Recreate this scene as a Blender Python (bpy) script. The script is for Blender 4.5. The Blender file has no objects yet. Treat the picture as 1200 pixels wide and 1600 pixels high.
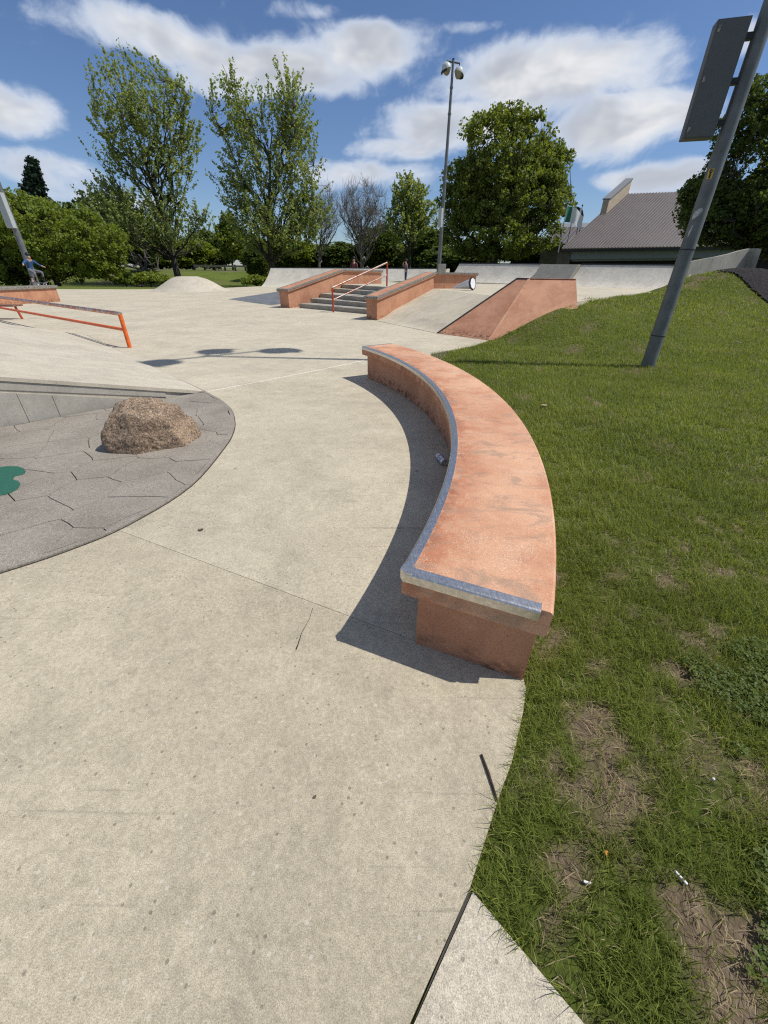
import bpy, bmesh, math, random
import numpy as np
from mathutils import Vector, Matrix, noise as mnoise

S = bpy.context.scene
COL = S.collection
R_ = math.radians
# ------------------------------------------------------------------ camera
CAM_H, FPX, PITCH, ROLL = 1.6, 622.0, 31.35, 0.7
_t, _r = R_(PITCH), R_(ROLL)
_fw = np.array([0, math.cos(_t), -math.sin(_t)])
_u0 = np.array([0, math.sin(_t), math.cos(_t)])
_r0 = np.array([1.0, 0, 0])
_ri = _r0*math.cos(_r) + _u0*math.sin(_r)
_up = -_r0*math.sin(_r) + _u0*math.cos(_r)
cam_d = bpy.data.cameras.new('camera')
cam = bpy.data.objects.new('camera', cam_d)
COL.objects.link(cam)
cam_d.sensor_fit = 'HORIZONTAL'
cam_d.sensor_width = 36
cam_d.lens = FPX/1200*36
cam_d.clip_start = 0.02
cam_d.clip_end = 5000
M = Matrix(((_ri[0], _up[0], -_fw[0], 0), (_ri[1], _up[1], -_fw[1], 0), (_ri[2], _up[2], -_fw[2], CAM_H), (0, 0, 0, 1)))
cam.matrix_world = M
S.camera = cam
# ------------------------------------------------------------------ light
SUN_EL, SUN_AZ = 55.5, 93.0          # azimuth clockwise from +Y
sdir = Vector((math.sin(R_(SUN_AZ))*math.cos(R_(SUN_EL)), math.cos(R_(SUN_AZ))*math.cos(R_(SUN_EL)), math.sin(R_(SUN_EL))))
sl = bpy.data.lights.new('sun', 'SUN')
sl.energy = 4.3
sl.angle = R_(0.53)
sl.color = (1.0, 0.965, 0.91)
so = bpy.data.objects.new('sun', sl)
COL.objects.link(so)
so.rotation_euler = sdir.to_track_quat('Z', 'Y').to_euler()
so.location = (20, -5, 40)
S.view_settings.view_transform = 'Standard'
S.view_settings.look = 'None'
S.view_settings.exposure = 0.0
S.view_settings.gamma = 1.0
SKY_STRENGTH = 0.085
S.cycles.filter_width = 1.2
S.cycles.use_denoising = False

# ------------------------------------------------------------------ survey helpers (photo ray -> point at a real height or depth)
def ray(u, v):
    return _ri*(u-600)/FPX + _up*(-(v-800)/FPX) + _fw
def g(u, v, z=0.0):
    d = ray(u, v); t = (z-CAM_H)/d[2]
    return np.array([0, 0, CAM_H]) + d*t
def at(u, v, Y):
    d = ray(u, v)
    return np.array([0, 0, CAM_H]) + d*(Y/d[1])
def zg(y):                              # the plaza falls 8 cm away from the camera
    return 0.08*min(1.0, max(0.0, (7.6-y)/6.2))
def gz(u, v):
    z = 0.0
    for _ in range(15):
        p = g(u, v, z); z = zg(p[1])
    return p
def sm(a, b, x):
    t = np.clip((x-a)/(b-a), 0, 1)
    return t*t*(3-2*t)

BC = np.array([-5.538, 3.711])        # centre of the curved ledge
# ------------------------------------------------------------------ node helpers
class NT:
    def __init__(s, nt):
        s.nt = nt; s.n = nt.nodes; s.l = nt.links
    def node(s, typ, **kw):
        nd = s.n.new(typ)
        for k, v in kw.items():
            setattr(nd, k, v)
        return nd
    def put(s, sock, v):
        if hasattr(v, 'is_output'):
            s.l.new(v, sock)
        elif v is not None:
            if sock.type == 'RGBA' and isinstance(v, (tuple, list)) and len(v) == 3:
                v = (*v, 1)
            sock.default_value = v
    def math(s, op, a, b=None, c=None, clamp=False):
        nd = s.node('ShaderNodeMath', operation=op, use_clamp=clamp)
        s.put(nd.inputs[0], a)
        if b is not None: s.put(nd.inputs[1], b)
        if c is not None: s.put(nd.inputs[2], c)
        return nd.outputs[0]
    def vmath(s, op, a, b=None):
        nd = s.node('ShaderNodeVectorMath', operation=op)
        s.put(nd.inputs[0], a)
        if b is not None: s.put(nd.inputs[1], b)
        return nd.outputs['Value' if op in ('LENGTH', 'DOT_PRODUCT', 'DISTANCE') else 0]
    def mix(s, f, a, b, mode='MIX'):
        nd = s.node('ShaderNodeMix', data_type='RGBA', blend_type=mode)
        s.put(nd.inputs[0], f); s.put(nd.inputs[6], a); s.put(nd.inputs[7], b)
        return nd.outputs[2]
    def noise(s, vec, scale, detail=4, rough=0.5, dist=0.0):
        nd = s.node('ShaderNodeTexNoise')
        s.put(nd.inputs['Vector'], vec)
        nd.inputs['Scale'].default_value = scale
        nd.inputs['Detail'].default_value = detail
        nd.inputs['Roughness'].default_value = rough
        nd.inputs['Distortion'].default_value = dist
        return nd.outputs['Fac']
    def voro(s, vec, scale, feature='F1', out='Distance'):
        nd = s.node('ShaderNodeTexVoronoi', feature=feature)
        s.put(nd.inputs['Vector'], vec)
        nd.inputs['Scale'].default_value = scale
        return nd.outputs[out]
    def ramp(s, f, a, b, lo=0.0, hi=1.0):     # smooth map range
        nd = s.node('ShaderNodeMapRange', interpolation_type='SMOOTHSTEP')
        s.put(nd.inputs[0], f)
        for i, v in enumerate((a, b, lo, hi)): nd.inputs[i+1].default_value = v
        return nd.outputs[0]
    def mapping(s, vec, loc=(0, 0, 0), rot=(0, 0, 0), scale=(1, 1, 1)):
        nd = s.node('ShaderNodeMapping')
        s.put(nd.inputs[0], vec)
        nd.inputs[1].default_value = loc; nd.inputs[2].default_value = rot; nd.inputs[3].default_value = scale
        return nd.outputs[0]

MATS = {}
def material(name, fn):
    if name in MATS: return MATS[name]
    m = bpy.data.materials.new(name); m.use_nodes = True
    nt = NT(m.node_tree); nt.n.clear()
    out = nt.node('ShaderNodeOutputMaterial')
    b = nt.node('ShaderNodeBsdfPrincipled')
    nt.l.new(b.outputs[0], out.inputs[0])
    b.inputs['Specular IOR Level'].default_value = 0.35
    nt.out = out; nt.b = b
    nt.pos = nt.node('ShaderNodeNewGeometry').outputs['Position']
    nt.obj = nt.node('ShaderNodeTexCoord').outputs['Object']
    fn(nt, b)
    MATS[name] = m
    return m
def bump(nt, b, h, strength=0.3, dist=0.01):
    nd = nt.node('ShaderNodeBump')
    nd.inputs['Strength'].default_value = strength
    nd.inputs['Distance'].default_value = dist
    nt.l.new(h, nd.inputs['Height'])
    nt.l.new(nd.outputs[0], b.inputs['Normal'])
def setc(nt, b, col, rough=0.8, metal=0.0):
    nt.put(b.inputs['Base Color'], col)
    nt.put(b.inputs['Roughness'], rough)
    b.inputs['Metallic'].default_value = metal

# ------------------------------------------------------------------ world: physical sky + broken cloud field
w = bpy.data.worlds.new('World'); S.world = w; w.use_nodes = True
wn = NT(w.node_tree); wn.n.clear()
wo = wn.node('ShaderNodeOutputWorld'); bg = wn.node('ShaderNodeBackground')
wn.l.new(bg.outputs[0], wo.inputs[0])
sky = wn.node('ShaderNodeTexSky', sky_type='NISHITA')
sky.sun_disc = False
sky.sun_elevation = R_(SUN_EL); sky.sun_rotation = R_(SUN_AZ)
sky.air_density = 1.0; sky.dust_density = 0.3; sky.ozone_density = 3.0; sky.altitude = 200
dirv = wn.node('ShaderNodeTexCoord').outputs['Generated']
sp = wn.node('ShaderNodeSeparateXYZ'); wn.l.new(dirv, sp.inputs[0])
az = wn.math('ARCTAN2', sp.outputs[0], sp.outputs[1])
el = wn.math('ARCSINE', sp.outputs[2])
cb = wn.node('ShaderNodeCombineXYZ'); wn.l.new(az, cb.inputs[0]); wn.l.new(el, cb.inputs[1])
ae = cb.outputs[0]
warp = wn.noise(wn.mapping(ae, scale=(1, 2.2, 1)), 5.0, 2, 0.55)
warp2 = wn.noise(wn.mapping(ae, loc=(7, 3, 0), scale=(1, 2.2, 1)), 5.0, 2, 0.55)
cw = wn.node('ShaderNodeCombineXYZ')
wn.l.new(wn.math('MULTIPLY_ADD', wn.math('SUBTRACT', warp, 0.5), 0.11, az), cw.inputs[0])
wn.l.new(wn.math('MULTIPLY_ADD', wn.math('SUBTRACT', warp2, 0.5), 0.055, el), cw.inputs[1])
aew = cw.outputs[0]
def azel(u, v):
    d = ray(u, v); d = d/np.linalg.norm(d)
    return math.atan2(d[0], d[1]), math.asin(d[2])
blob = None
# clouds: centre and half size (as seen in the sky), weight
for (u, v, du, dv, wgt) in ((270, 65, 170, 42, 1.2), (420, 105, 170, 62, 1.3), (560, 85, 120, 55, 1.3), (860, 125, 200, 72, 1.5), (720, 195, 160, 55, 1.3),
                            (980, 190, 125, 62, 1.4), (620, 228, 90, 30, .95), (10, 165, 95, 55, 1.1), (1140, 70, 60, 42, 1.1), (1030, 275, 100, 26, 1.2),
                            (90, 275, 120, 32, .9), (560, 275, 120, 34, 1.0), (170, 305, 130, 26, .8), (480, 15, 90, 16, .45), (740, 50, 60, 14, .5)):
    a0, e0 = azel(u, v); a1, _ = azel(u+du, v); _, e1 = azel(u, v-dv)
    sa, se = abs(a1-a0), abs(e1-e0)
    q = wn.node('ShaderNodeVectorMath', operation='SUBTRACT'); wn.l.new(aew, q.inputs[0]); q.inputs[1].default_value = (a0, e0, 0)
    q2 = wn.node('ShaderNodeVectorMath', operation='MULTIPLY'); wn.l.new(q.outputs[0], q2.inputs[0]); q2.inputs[1].default_value = (1/sa, 1/se, 0)
    L = wn.vmath('LENGTH', q2.outputs[0])
    m = wn.ramp(L, 1.45, 0.15, 0.0, wgt)
    blob = m if blob is None else wn.math('MAXIMUM', blob, m)
# added cloud outside the view, its cover set to whiten the fill light
rest = wn.ramp(wn.noise(wn.mapping(ae, loc=(2.3, 1.1, 0), scale=(1, 2.6, 1)), 1.7, 3, 0.5), 0.475, 0.655, 0.0, 1.2)
inview = wn.ramp(wn.math('ABSOLUTE', az), 0.80, 1.05, 0.0, 1.0)
above = wn.ramp(el, 0.40, 0.6, 0.0, 1.0)
rest = wn.math('MULTIPLY', rest, wn.math('MAXIMUM', inview, above))
blob = wn.math('MAXIMUM', blob, rest)
fine = wn.noise(wn.mapping(aew, rot=(0, 0, -0.2), scale=(1, 1.45, 1)), 12.0, 6, 0.60)
wisp = wn.noise(wn.mapping(aew, rot=(0, 0, 0.2), scale=(1, 2.0, 1)), 5.0, 3, 0.6)
dens = wn.math('ADD', blob, wn.math('MULTIPLY_ADD', fine, 1.7, -0.85))
dens = wn.math('ADD', dens, wn.math('MULTIPLY_ADD', wisp, 0.5, -0.22))
cov = wn.ramp(dens, 0.22, 0.84, 0.0, 0.97)
thick = wn.ramp(dens, 0.5, 1.4, 0.0, 1.0)
shade = wn.noise(wn.mapping(aew, loc=(0, 0.03, 0), scale=(1, 2.0, 1)), 8.0, 3, 0.55)
lit = wn.mix(wn.ramp(shade, 0.35, 0.68), (0.50, 0.53, 0.59), (0.85, 0.855, 0.87))
cloudc = wn.mix(thick, (0.58, 0.66, 0.80), lit)
skyc = wn.mix(1.0, sky.outputs[0], (0.88, 0.98, 1.17), 'MULTIPLY')
skys = wn.node('ShaderNodeVectorMath', operation='SCALE'); wn.l.new(skyc, skys.inputs[0]); skys.inputs['Scale'].default_value = SKY_STRENGTH
fin = wn.mix(cov, skys.outputs[0], cloudc)
wn.l.new(fin, bg.inputs[0]); bg.inputs[1].default_value = 1.0
w.cycles.sampling_method = 'MANUAL'; w.cycles.sample_map_resolution = 128

# ------------------------------------------------------------------ object helpers
def obj(name, me, mat=None, parent=None, smooth=False):
    o = bpy.data.objects.new(name, me)
    COL.objects.link(o)
    if mat is not None and len(me.materials) == 0:
        me.materials.append(mat)
    if parent is not None: o.parent = parent
    if smooth and len(me.polygons):
        me.polygons.foreach_set('use_smooth', [True]*len(me.polygons))
    return o
def from_bm(name, bm, mat=None, parent=None, smooth=False):
    bmesh.ops.recalc_face_normals(bm, faces=bm.faces)
    me = bpy.data.meshes.new(name); bm.to_mesh(me); bm.free()
    return obj(name, me, mat, parent, smooth)
def pydata(name, v, f, mat=None, parent=None, smooth=False, fix=True):
    me = bpy.data.meshes.new(name)
    me.from_pydata([tuple(map(float, p)) for p in v], [], f)
    if fix:
        bm = bmesh.new(); bm.from_mesh(me); bmesh.ops.recalc_face_normals(bm, faces=bm.faces); bm.to_mesh(me); bm.free()
    me.update()
    return obj(name, me, mat, parent, smooth)
def npmesh(name, verts, faces, mat=None, parent=None, smooth=False):
    """fast mesh from arrays, faces all with the same number of corners"""
    verts = np.asarray(verts, np.float32); faces = np.asarray(faces, np.int32)
    k = faces.shape[1]
    me = bpy.data.meshes.new(name)
    me.vertices.add(len(verts)); me.vertices.foreach_set('co', verts.ravel())
    me.loops.add(faces.size); me.loops.foreach_set('vertex_index', faces.ravel())
    me.polygons.add(len(faces)); me.polygons.foreach_set('loop_start', np.arange(0, faces.size, k, dtype=np.int32))
    me.update(calc_edges=True)
    return obj(name, me, mat, parent, smooth)
def empty(name, loc=(0, 0, 0), rotz=0.0):
    o = bpy.data.objects.new(name, None); COL.objects.link(o)
    o.location = tuple(map(float, loc)); o.rotation_euler = (0, 0, rotz); o.empty_display_size = .2
    return o
def tag(o, label, cat, group=None):
    o['label'] = label; o['category'] = cat
    if group: o['group'] = group
    return o
def kind(o, k):
    o['kind'] = k; return o
def world_child(root):
    """children built in world coordinates below an empty that has a location"""
    bpy.context.view_layer.update()
    inv = root.matrix_world.inverted()
    for c in root.children:
        if not c.get('_loc'):
            c.matrix_parent_inverse = inv
    return root
def tube_bm(bm, pts, radii, seg=10, cap=True):
    pts = [Vector(p) for p in pts]
    if not hasattr(radii, '__len__'): radii = [radii]*len(pts)
    rings = []
    prev = None
    for i, p in enumerate(pts):
        a = pts[max(0, i-1)]; b = pts[min(len(pts)-1, i+1)]
        d = (b-a).normalized()
        if prev is None:
            x = d.orthogonal().normalized()
        else:
            x = (prev - d*prev.dot(d)).normalized()
        prev = x; y = d.cross(x)
        rings.append([bm.verts.new(p + (x*math.cos(2*math.pi*k/seg) + y*math.sin(2*math.pi*k/seg))*radii[i]) for k in range(seg)])
    for i in range(len(rings)-1):
        for k in range(seg):
            bm.faces.new((rings[i][k], rings[i][(k+1) % seg], rings[i+1][(k+1) % seg], rings[i+1][k]))
    if cap:
        bm.faces.new(rings[0][::-1]); bm.faces.new(rings[-1])
    return bm
def tube(name, pts, radii, mat, parent=None, seg=10, smooth=True):
    bm = bmesh.new(); tube_bm(bm, pts, radii, seg)
    o = from_bm(name, bm, mat, parent, smooth)
    if smooth: o.data.set_sharp_from_angle(angle=R_(50))
    return o
def box_bm(bm, c, s, rot=None, bevel=0.0):
    """box centre c, full size s, optional 3x3 rotation"""
    m = Matrix.Translation(Vector(tuple(map(float, c)))) @ ((rot.to_4x4() if rot is not None else Matrix.Identity(4))) @ Matrix.Diagonal((*map(float, s), 1))
    r = bmesh.ops.create_cube(bm, size=1.0, matrix=m)
    if bevel > 0:
        es = list({e for v in r['verts'] for e in v.link_edges})
        bmesh.ops.bevel(bm, geom=es, offset=bevel, segments=2, affect='EDGES', profile=0.6)
    return bm
def box(name, c, s, mat, parent=None, rot=None, bevel=0.004):
    bm = bmesh.new(); box_bm(bm, c, s, rot, bevel)
    return from_bm(name, bm, mat, parent)
def prism(name, poly, z0, z1, mat, parent=None, bevel=0.0):
    """poly [(x,y)], z0/z1 number or list per vertex"""
    n = len(poly)
    f0 = (lambda i: z0[i]) if hasattr(z0, '__len__') else (lambda i: z0)
    f1 = (lambda i: z1[i]) if hasattr(z1, '__len__') else (lambda i: z1)
    bm = bmesh.new()
    a = [bm.verts.new((float(p[0]), float(p[1]), float(f0(i)))) for i, p in enumerate(poly)]
    b = [bm.verts.new((float(p[0]), float(p[1]), float(f1(i)))) for i, p in enumerate(poly)]
    bm.faces.new(a[::-1]); bm.faces.new(b)
    for i in range(n):
        j = (i+1) % n
        bm.faces.new((a[i], a[j], b[j], b[i]))
    if bevel > 0:
        bmesh.ops.bevel(bm, geom=bm.edges[:], offset=bevel, segments=2, affect='EDGES', profile=.6)
    return from_bm(name, bm, mat, parent)
def clip(poly, p, n):
    """keep the part of poly where (x-p).n >= 0"""
    out = []
    for i in range(len(poly)):
        a = poly[i]; b = poly[(i+1) % len(poly)]
        da = (a[0]-p[0])*n[0]+(a[1]-p[1])*n[1]; db = (b[0]-p[0])*n[0]+(b[1]-p[1])*n[1]
        if da >= 0: out.append(a)
        if (da >= 0) != (db >= 0):
            t = da/(da-db); out.append((a[0]+(b[0]-a[0])*t, a[1]+(b[1]-a[1])*t))
    return out
def sheet(name, poly, zoff, thick, mat, parent=None):
    """paving that follows the fall of the plaza"""
    bm = bmesh.new()
    vs = [bm.verts.new((float(p[0]), float(p[1]), 0)) for p in poly]
    f = bm.faces.new(vs)
    bmesh.ops.triangulate(bm, faces=[f])
    for y in (1.4, 7.6):
        bmesh.ops.bisect_plane(bm, geom=bm.verts[:]+bm.edges[:]+bm.faces[:], plane_co=(0, y, 0), plane_no=(0, 1, 0))
    bmesh.ops.recalc_face_normals(bm, faces=bm.faces)
    for v in bm.verts: v.co.z = zg(v.co.y)+zoff
    r = bmesh.ops.extrude_face_region(bm, geom=bm.faces[:])
    for e in r['geom']:
        if isinstance(e, bmesh.types.BMVert): e.co.z -= thick
    return from_bm(name, bm, mat, parent)

# ------------------------------------------------------------------ materials
def concrete(name, lo, hi, grain=1.0, pits=0.5, rough=0.88, mortar=None, streak=0.0, brush=0.0):
    def fn(nt, b):
        p = nt.pos
        big = nt.noise(p, 0.55, 5, 0.6)
        mid = nt.noise(p, 4.5, 5, 0.6, 0.4)
        sand = nt.noise(p, 300, 3, 0.85)
        sand2 = nt.noise(p, 70, 4, 0.7)
        c = nt.mix(nt.ramp(big, 0.3, 0.7), lo, hi)
        c = nt.mix(nt.ramp(mid, 0.42, 0.75, 0, 0.35), c, tuple(x*0.74 for x in lo))
        c = nt.mix(nt.ramp(mid, 0.5, 0.25, 0, 0.35), c, tuple(min(1, x*1.12) for x in hi))
        gr = nt.math('MULTIPLY_ADD', nt.math('SUBTRACT', sand, 0.5), 2.6*grain, 1.0)
        gr2 = nt.math('MULTIPLY_ADD', nt.math('SUBTRACT', sand2, 0.5), 1.0*grain, 1.0)
        mott = nt.noise(p, 17, 5, 0.65, .6)
        gm = nt.math('MULTIPLY', nt.math('MULTIPLY', gr, gr2), nt.math('MULTIPLY_ADD', nt.math('SUBTRACT', mott, 0.5), 0.42*grain, 1.0))
        grey = nt.ramp(nt.noise(nt.mapping(p, loc=(5, 2, 0)), 1.3, 6, .65, .5), .48, .68, 0, .42)
        c = nt.mix(grey, c, (lo[0]*.74, lo[1]*.75, lo[2]*.78))
        cc = nt.node('ShaderNodeVectorMath', operation='SCALE'); nt.l.new(c, cc.inputs[0]); nt.l.new(gm, cc.inputs['Scale'])
        c = cc.outputs[0]
        # dark pits and pale exposed aggregate
        vd = nt.voro(p, 46); vcol = nt.voro(p, 46, out='Color')
        sc = nt.node('ShaderNodeSeparateColor'); nt.l.new(vcol, sc.inputs[0])
        pitm = nt.math('MULTIPLY', nt.ramp(vd, 0.30, 0.16), nt.math('LESS_THAN', sc.outputs[0], 0.17*pits))
        c = nt.mix(nt.math('MULTIPLY', pitm, 0.55), c, (0.10, 0.085, 0.065))
        agg = nt.math('MULTIPLY', nt.ramp(vd, 0.32, 0.18), nt.math('GREATER_THAN', sc.outputs[0], 1-0.12*pits))
        c = nt.mix(nt.math('MULTIPLY', agg, 0.45), c, (0.62, 0.58, 0.50))
        # sparse larger spots: gum and oil
        v2 = nt.voro(p, 3.4)
        v2c = nt.node('ShaderNodeSeparateColor'); nt.l.new(nt.voro(p, 3.4, out='Color'), v2c.inputs[0])
        jit = nt.math('MULTIPLY_ADD', nt.math('SUBTRACT', nt.noise(p, 60, 3, .6), 0.5), 0.10, v2)
        spot = nt.math('MULTIPLY', nt.ramp(jit, 0.085, 0.045), nt.math('LESS_THAN', v2c.outputs[1], 0.36*pits))
        c = nt.mix(nt.math('MULTIPLY', spot, 0.55), c, (0.12, 0.10, 0.085))
        if pits > .45:
            for rz, lo_, am in ((.5, .66, .30), (-.9, .68, .26), (1.9, .69, .22)):
                wv = nt.noise(nt.mapping(p, rot=(0, 0, rz), scale=(.9, 26, 1)), 1.0, 3, .55, .35)
                c = nt.mix(nt.ramp(wv, lo_, lo_+.06, 0, am), c, (0.17, 0.145, 0.11))
            blot = nt.ramp(nt.noise(nt.mapping(p, loc=(11, 4, 0)), 5.5, 7, .72), .60, .72, 0, .30)
            c = nt.mix(blot, c, (0.19, 0.165, 0.13))
        if streak:
            st = nt.noise(nt.mapping(p, scale=(7, 7, 0.6)), 1.0, 5, 0.65)
            c = nt.mix(nt.ramp(st, 0.52, 0.75, 0, streak), c, tuple(x*0.4 for x in lo))
        hh = nt.math('ADD', nt.math('MULTIPLY', sand, 0.5), nt.math('MULTIPLY_ADD', pitm, -0.8, sand2))
        if brush:
            bn = nt.noise(nt.mapping(p, rot=(0, 0, 0.95), scale=(420, 14, 1)), 1.0, 2, 0.5)
            hh = nt.math('MULTIPLY_ADD', bn, brush, hh)
            cs2 = nt.node('ShaderNodeVectorMath', operation='SCALE'); nt.l.new(c, cs2.inputs[0])
            nt.l.new(nt.math('MULTIPLY_ADD', nt.math('SUBTRACT', bn, .5), 0.5, 1.0), cs2.inputs['Scale']); c = cs2.outputs[0]
        setc(nt, b, c, rough)
        bump(nt, b, hh, 0.35, 0.004)
    return material(name, fn)
M_plaza = concrete('plaza_concrete', (0.40, 0.345, 0.245), (0.485, 0.425, 0.305))  # near slab kept darker than the mid one: lens falloff put into the colour
M_mid = concrete('plaza_concrete_mid', (0.435, 0.38, 0.275), (0.525, 0.465, 0.34))
M_far = concrete('deck_concrete', (0.47, 0.415, 0.305), (0.55, 0.485, 0.365), grain=.8, pits=.4)
M_ramp = concrete('ramp_concrete', (0.47, 0.42, 0.325), (0.54, 0.485, 0.38), grain=.7, pits=.3)
M_path = concrete('path_concrete', (0.49, 0.43, 0.325), (0.55, 0.49, 0.375), pits=.3, brush=0.6)
M_wall = concrete('wall_concrete', (0.36, 0.335, 0.28), (0.44, 0.41, 0.35), grain=.6, pits=.3, streak=.45)
M_qp = concrete('quarter_concrete', (0.58, 0.53, 0.43), (0.68, 0.625, 0.52), grain=.6, pits=.3, streak=.25)
M_qpgrey = concrete('bank_concrete', (0.25, 0.24, 0.20), (0.30, 0.285, 0.24), grain=.5, pits=.2)
M_step = concrete('step_concrete', (0.30, 0.275, 0.225), (0.40, 0.37, 0.30), grain=.6, pits=.3, streak=.3)

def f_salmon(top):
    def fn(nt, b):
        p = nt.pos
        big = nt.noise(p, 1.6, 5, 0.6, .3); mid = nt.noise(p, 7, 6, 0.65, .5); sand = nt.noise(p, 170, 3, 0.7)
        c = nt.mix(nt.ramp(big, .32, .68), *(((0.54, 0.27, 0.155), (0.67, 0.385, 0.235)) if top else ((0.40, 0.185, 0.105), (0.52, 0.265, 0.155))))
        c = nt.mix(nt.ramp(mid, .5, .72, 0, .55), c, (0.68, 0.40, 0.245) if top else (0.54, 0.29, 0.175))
        if top:
            # worn skin: pale aggregate showing through in drifts, plus grey scuffs
            wear = nt.ramp(nt.noise(p, 2.6, 6, 0.66, .9), 0.50, 0.66)
            rad = nt.vmath('LENGTH', nt.vmath('SUBTRACT', nt.mapping(p, scale=(1, 1, 0)), (BC[0], BC[1], 0)))
            inn = nt.ramp(rad, 6.36, 6.16, 0, 1); outw = nt.ramp(rad, 6.25, 6.60, 0, .45)
            wear = nt.math('MULTIPLY', wear, nt.math('ADD', outw, .55))
            c = nt.mix(nt.math('MULTIPLY', inn, nt.ramp(nt.noise(p, 9, 6, .7), .35, .65)), c, (0.46, 0.17, 0.085))
            wax = nt.math('MULTIPLY', nt.ramp(rad, 6.24, 6.15, 0, 1), nt.ramp(nt.noise(p, 5, 7, .72), .46, .62, 0, .6))
            c = nt.mix(wax, c, (0.22, 0.10, 0.062))
            scr = nt.math('MULTIPLY', nt.ramp(nt.noise(nt.mapping(p, rot=(0, 0, .35), scale=(3, 90, 1)), 1.0, 3, .6, .4), .66, .71), nt.ramp(nt.noise(p, 2.1, 3, .6), .48, .60, 0, .5))
            c = nt.mix(scr, c, (0.36, 0.17, 0.10))
            spk = nt.ramp(nt.voro(p, 170), 0.55, 0.2)
            spc = nt.node('ShaderNodeSeparateColor'); nt.l.new(nt.voro(p, 170, out='Color'), spc.inputs[0])
            pick = nt.math('GREATER_THAN', nt.math('ADD', spc.outputs[0], nt.math('MULTIPLY', wear, 0.75)), 0.95)
            c = nt.mix(nt.math('MULTIPLY', nt.math('MULTIPLY', spk, pick), .7), c, (0.80, 0.64, 0.46))
            scuff = nt.ramp(nt.noise(nt.mapping(p, scale=(1, 2, 1)), 3.4, 6, .7, 1.2), .50, .66, 0, .7)
            c = nt.mix(scuff, c, (0.36, 0.24, 0.165))
            red = nt.ramp(nt.noise(nt.mapping(p, loc=(3, 1, 0)), 3.0, 5, .6), .50, .68, 0, .55)
            c = nt.mix(red, c, (0.47, 0.19, 0.10))
            hgt = nt.math('ADD', sand, nt.math('MULTIPLY', spk, nt.math('MULTIPLY', pick, .7)))
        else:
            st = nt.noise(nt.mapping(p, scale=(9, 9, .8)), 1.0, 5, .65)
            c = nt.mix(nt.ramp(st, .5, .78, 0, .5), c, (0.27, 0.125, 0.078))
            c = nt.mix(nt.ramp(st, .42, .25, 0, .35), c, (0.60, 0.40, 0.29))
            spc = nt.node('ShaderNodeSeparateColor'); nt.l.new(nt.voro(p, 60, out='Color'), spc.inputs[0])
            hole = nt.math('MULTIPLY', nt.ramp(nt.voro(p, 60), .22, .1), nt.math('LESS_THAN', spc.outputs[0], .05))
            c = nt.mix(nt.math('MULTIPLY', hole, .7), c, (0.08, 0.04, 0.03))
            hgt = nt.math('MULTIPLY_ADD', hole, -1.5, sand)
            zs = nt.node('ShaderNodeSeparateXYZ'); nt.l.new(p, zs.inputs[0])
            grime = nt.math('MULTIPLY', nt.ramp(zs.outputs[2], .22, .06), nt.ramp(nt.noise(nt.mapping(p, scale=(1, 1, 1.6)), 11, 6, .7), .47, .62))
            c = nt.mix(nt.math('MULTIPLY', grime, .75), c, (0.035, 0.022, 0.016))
        gr = nt.math('MULTIPLY_ADD', nt.math('SUBTRACT', sand, .5), 1.1, 1.0)
        cc = nt.node('ShaderNodeVectorMath', operation='SCALE'); nt.l.new(c, cc.inputs[0]); nt.l.new(gr, cc.inputs['Scale'])
        setc(nt, b, cc.outputs[0], .82)
        bump(nt, b, hgt, .35, .003)
    return fn
M_salmon_top = material('salmon_worn_top', f_salmon(True))
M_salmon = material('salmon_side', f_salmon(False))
def f_steel(nt, b):
    p = nt.pos
    n = nt.noise(p, 60, 4, .65); s = nt.noise(nt.mapping(p, rot=(0, 0, .6), scale=(260, 8, 40)), 1.0, 3, .6)
    c = nt.mix(nt.ramp(n, .4, .7), (0.56, 0.54, 0.51), (0.76, 0.73, 0.69))
    rust = nt.ramp(nt.noise(p, 15, 6, .75), .64, .76, 0, .35)
    c = nt.mix(rust, c, (0.18, 0.11, 0.07))
    setc(nt, b, c, nt.math('MULTIPLY_ADD', s, .35, .20), 1.0)
    bump(nt, b, s, .15, .001)
M_steel = material('worn_steel', f_steel)
def f_oldsteel(nt, b):
    p = nt.pos
    n = nt.noise(p, 22, 6, .7)
    c = nt.mix(nt.ramp(n, .38, .66), (0.16, 0.14, 0.115), (0.40, 0.37, 0.31))
    setc(nt, b, c, .6, .35); bump(nt, b, n, .3, .002)
M_oldsteel = material('dull_steel', f_oldsteel)
def f_galv(nt, b):
    p = nt.obj
    n = nt.noise(p, 3, 6, .6); f = nt.noise(nt.mapping(p, scale=(30, 30, 2)), 1, 4, .6)
    c = nt.mix(nt.ramp(n, .35, .7), (0.125, 0.132, 0.132), (0.18, 0.188, 0.186))
    c = nt.mix(nt.ramp(f, .55, .8, 0, .3), c, (0.30, 0.31, 0.31))
    setc(nt, b, c, .5, .25)
M_galv = material('grey_painted_steel', f_galv)
def plain(name, col, rough=.7, metal=0.0, var=.15, scale=20):
    def fn(nt, b):
        n = nt.noise(nt.obj, scale, 4, .6)
        c = nt.mix(nt.ramp(n, .3, .7), tuple(x*(1-var) for x in col), tuple(min(1, x*(1+var)) for x in col))
        setc(nt, b, c, rough, metal)
    return material(name, fn)
M_box = plain('shaded_box_paint', (0.115, 0.12, 0.12), .6, .1, .05, 5)  # darkened: the shade on the box face is put into the colour
M_boxlit = plain('lit_box_paint', (0.40, 0.43, 0.43), .5, .1, .05, 5)  # lit copy of the box paint, light put into a paler colour
M_darkmetal = plain('dark_metal', (0.03, 0.032, 0.035), .5, .3)
M_lens = plain('lamp_lens', (0.30, 0.27, 0.19), .25)
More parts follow.
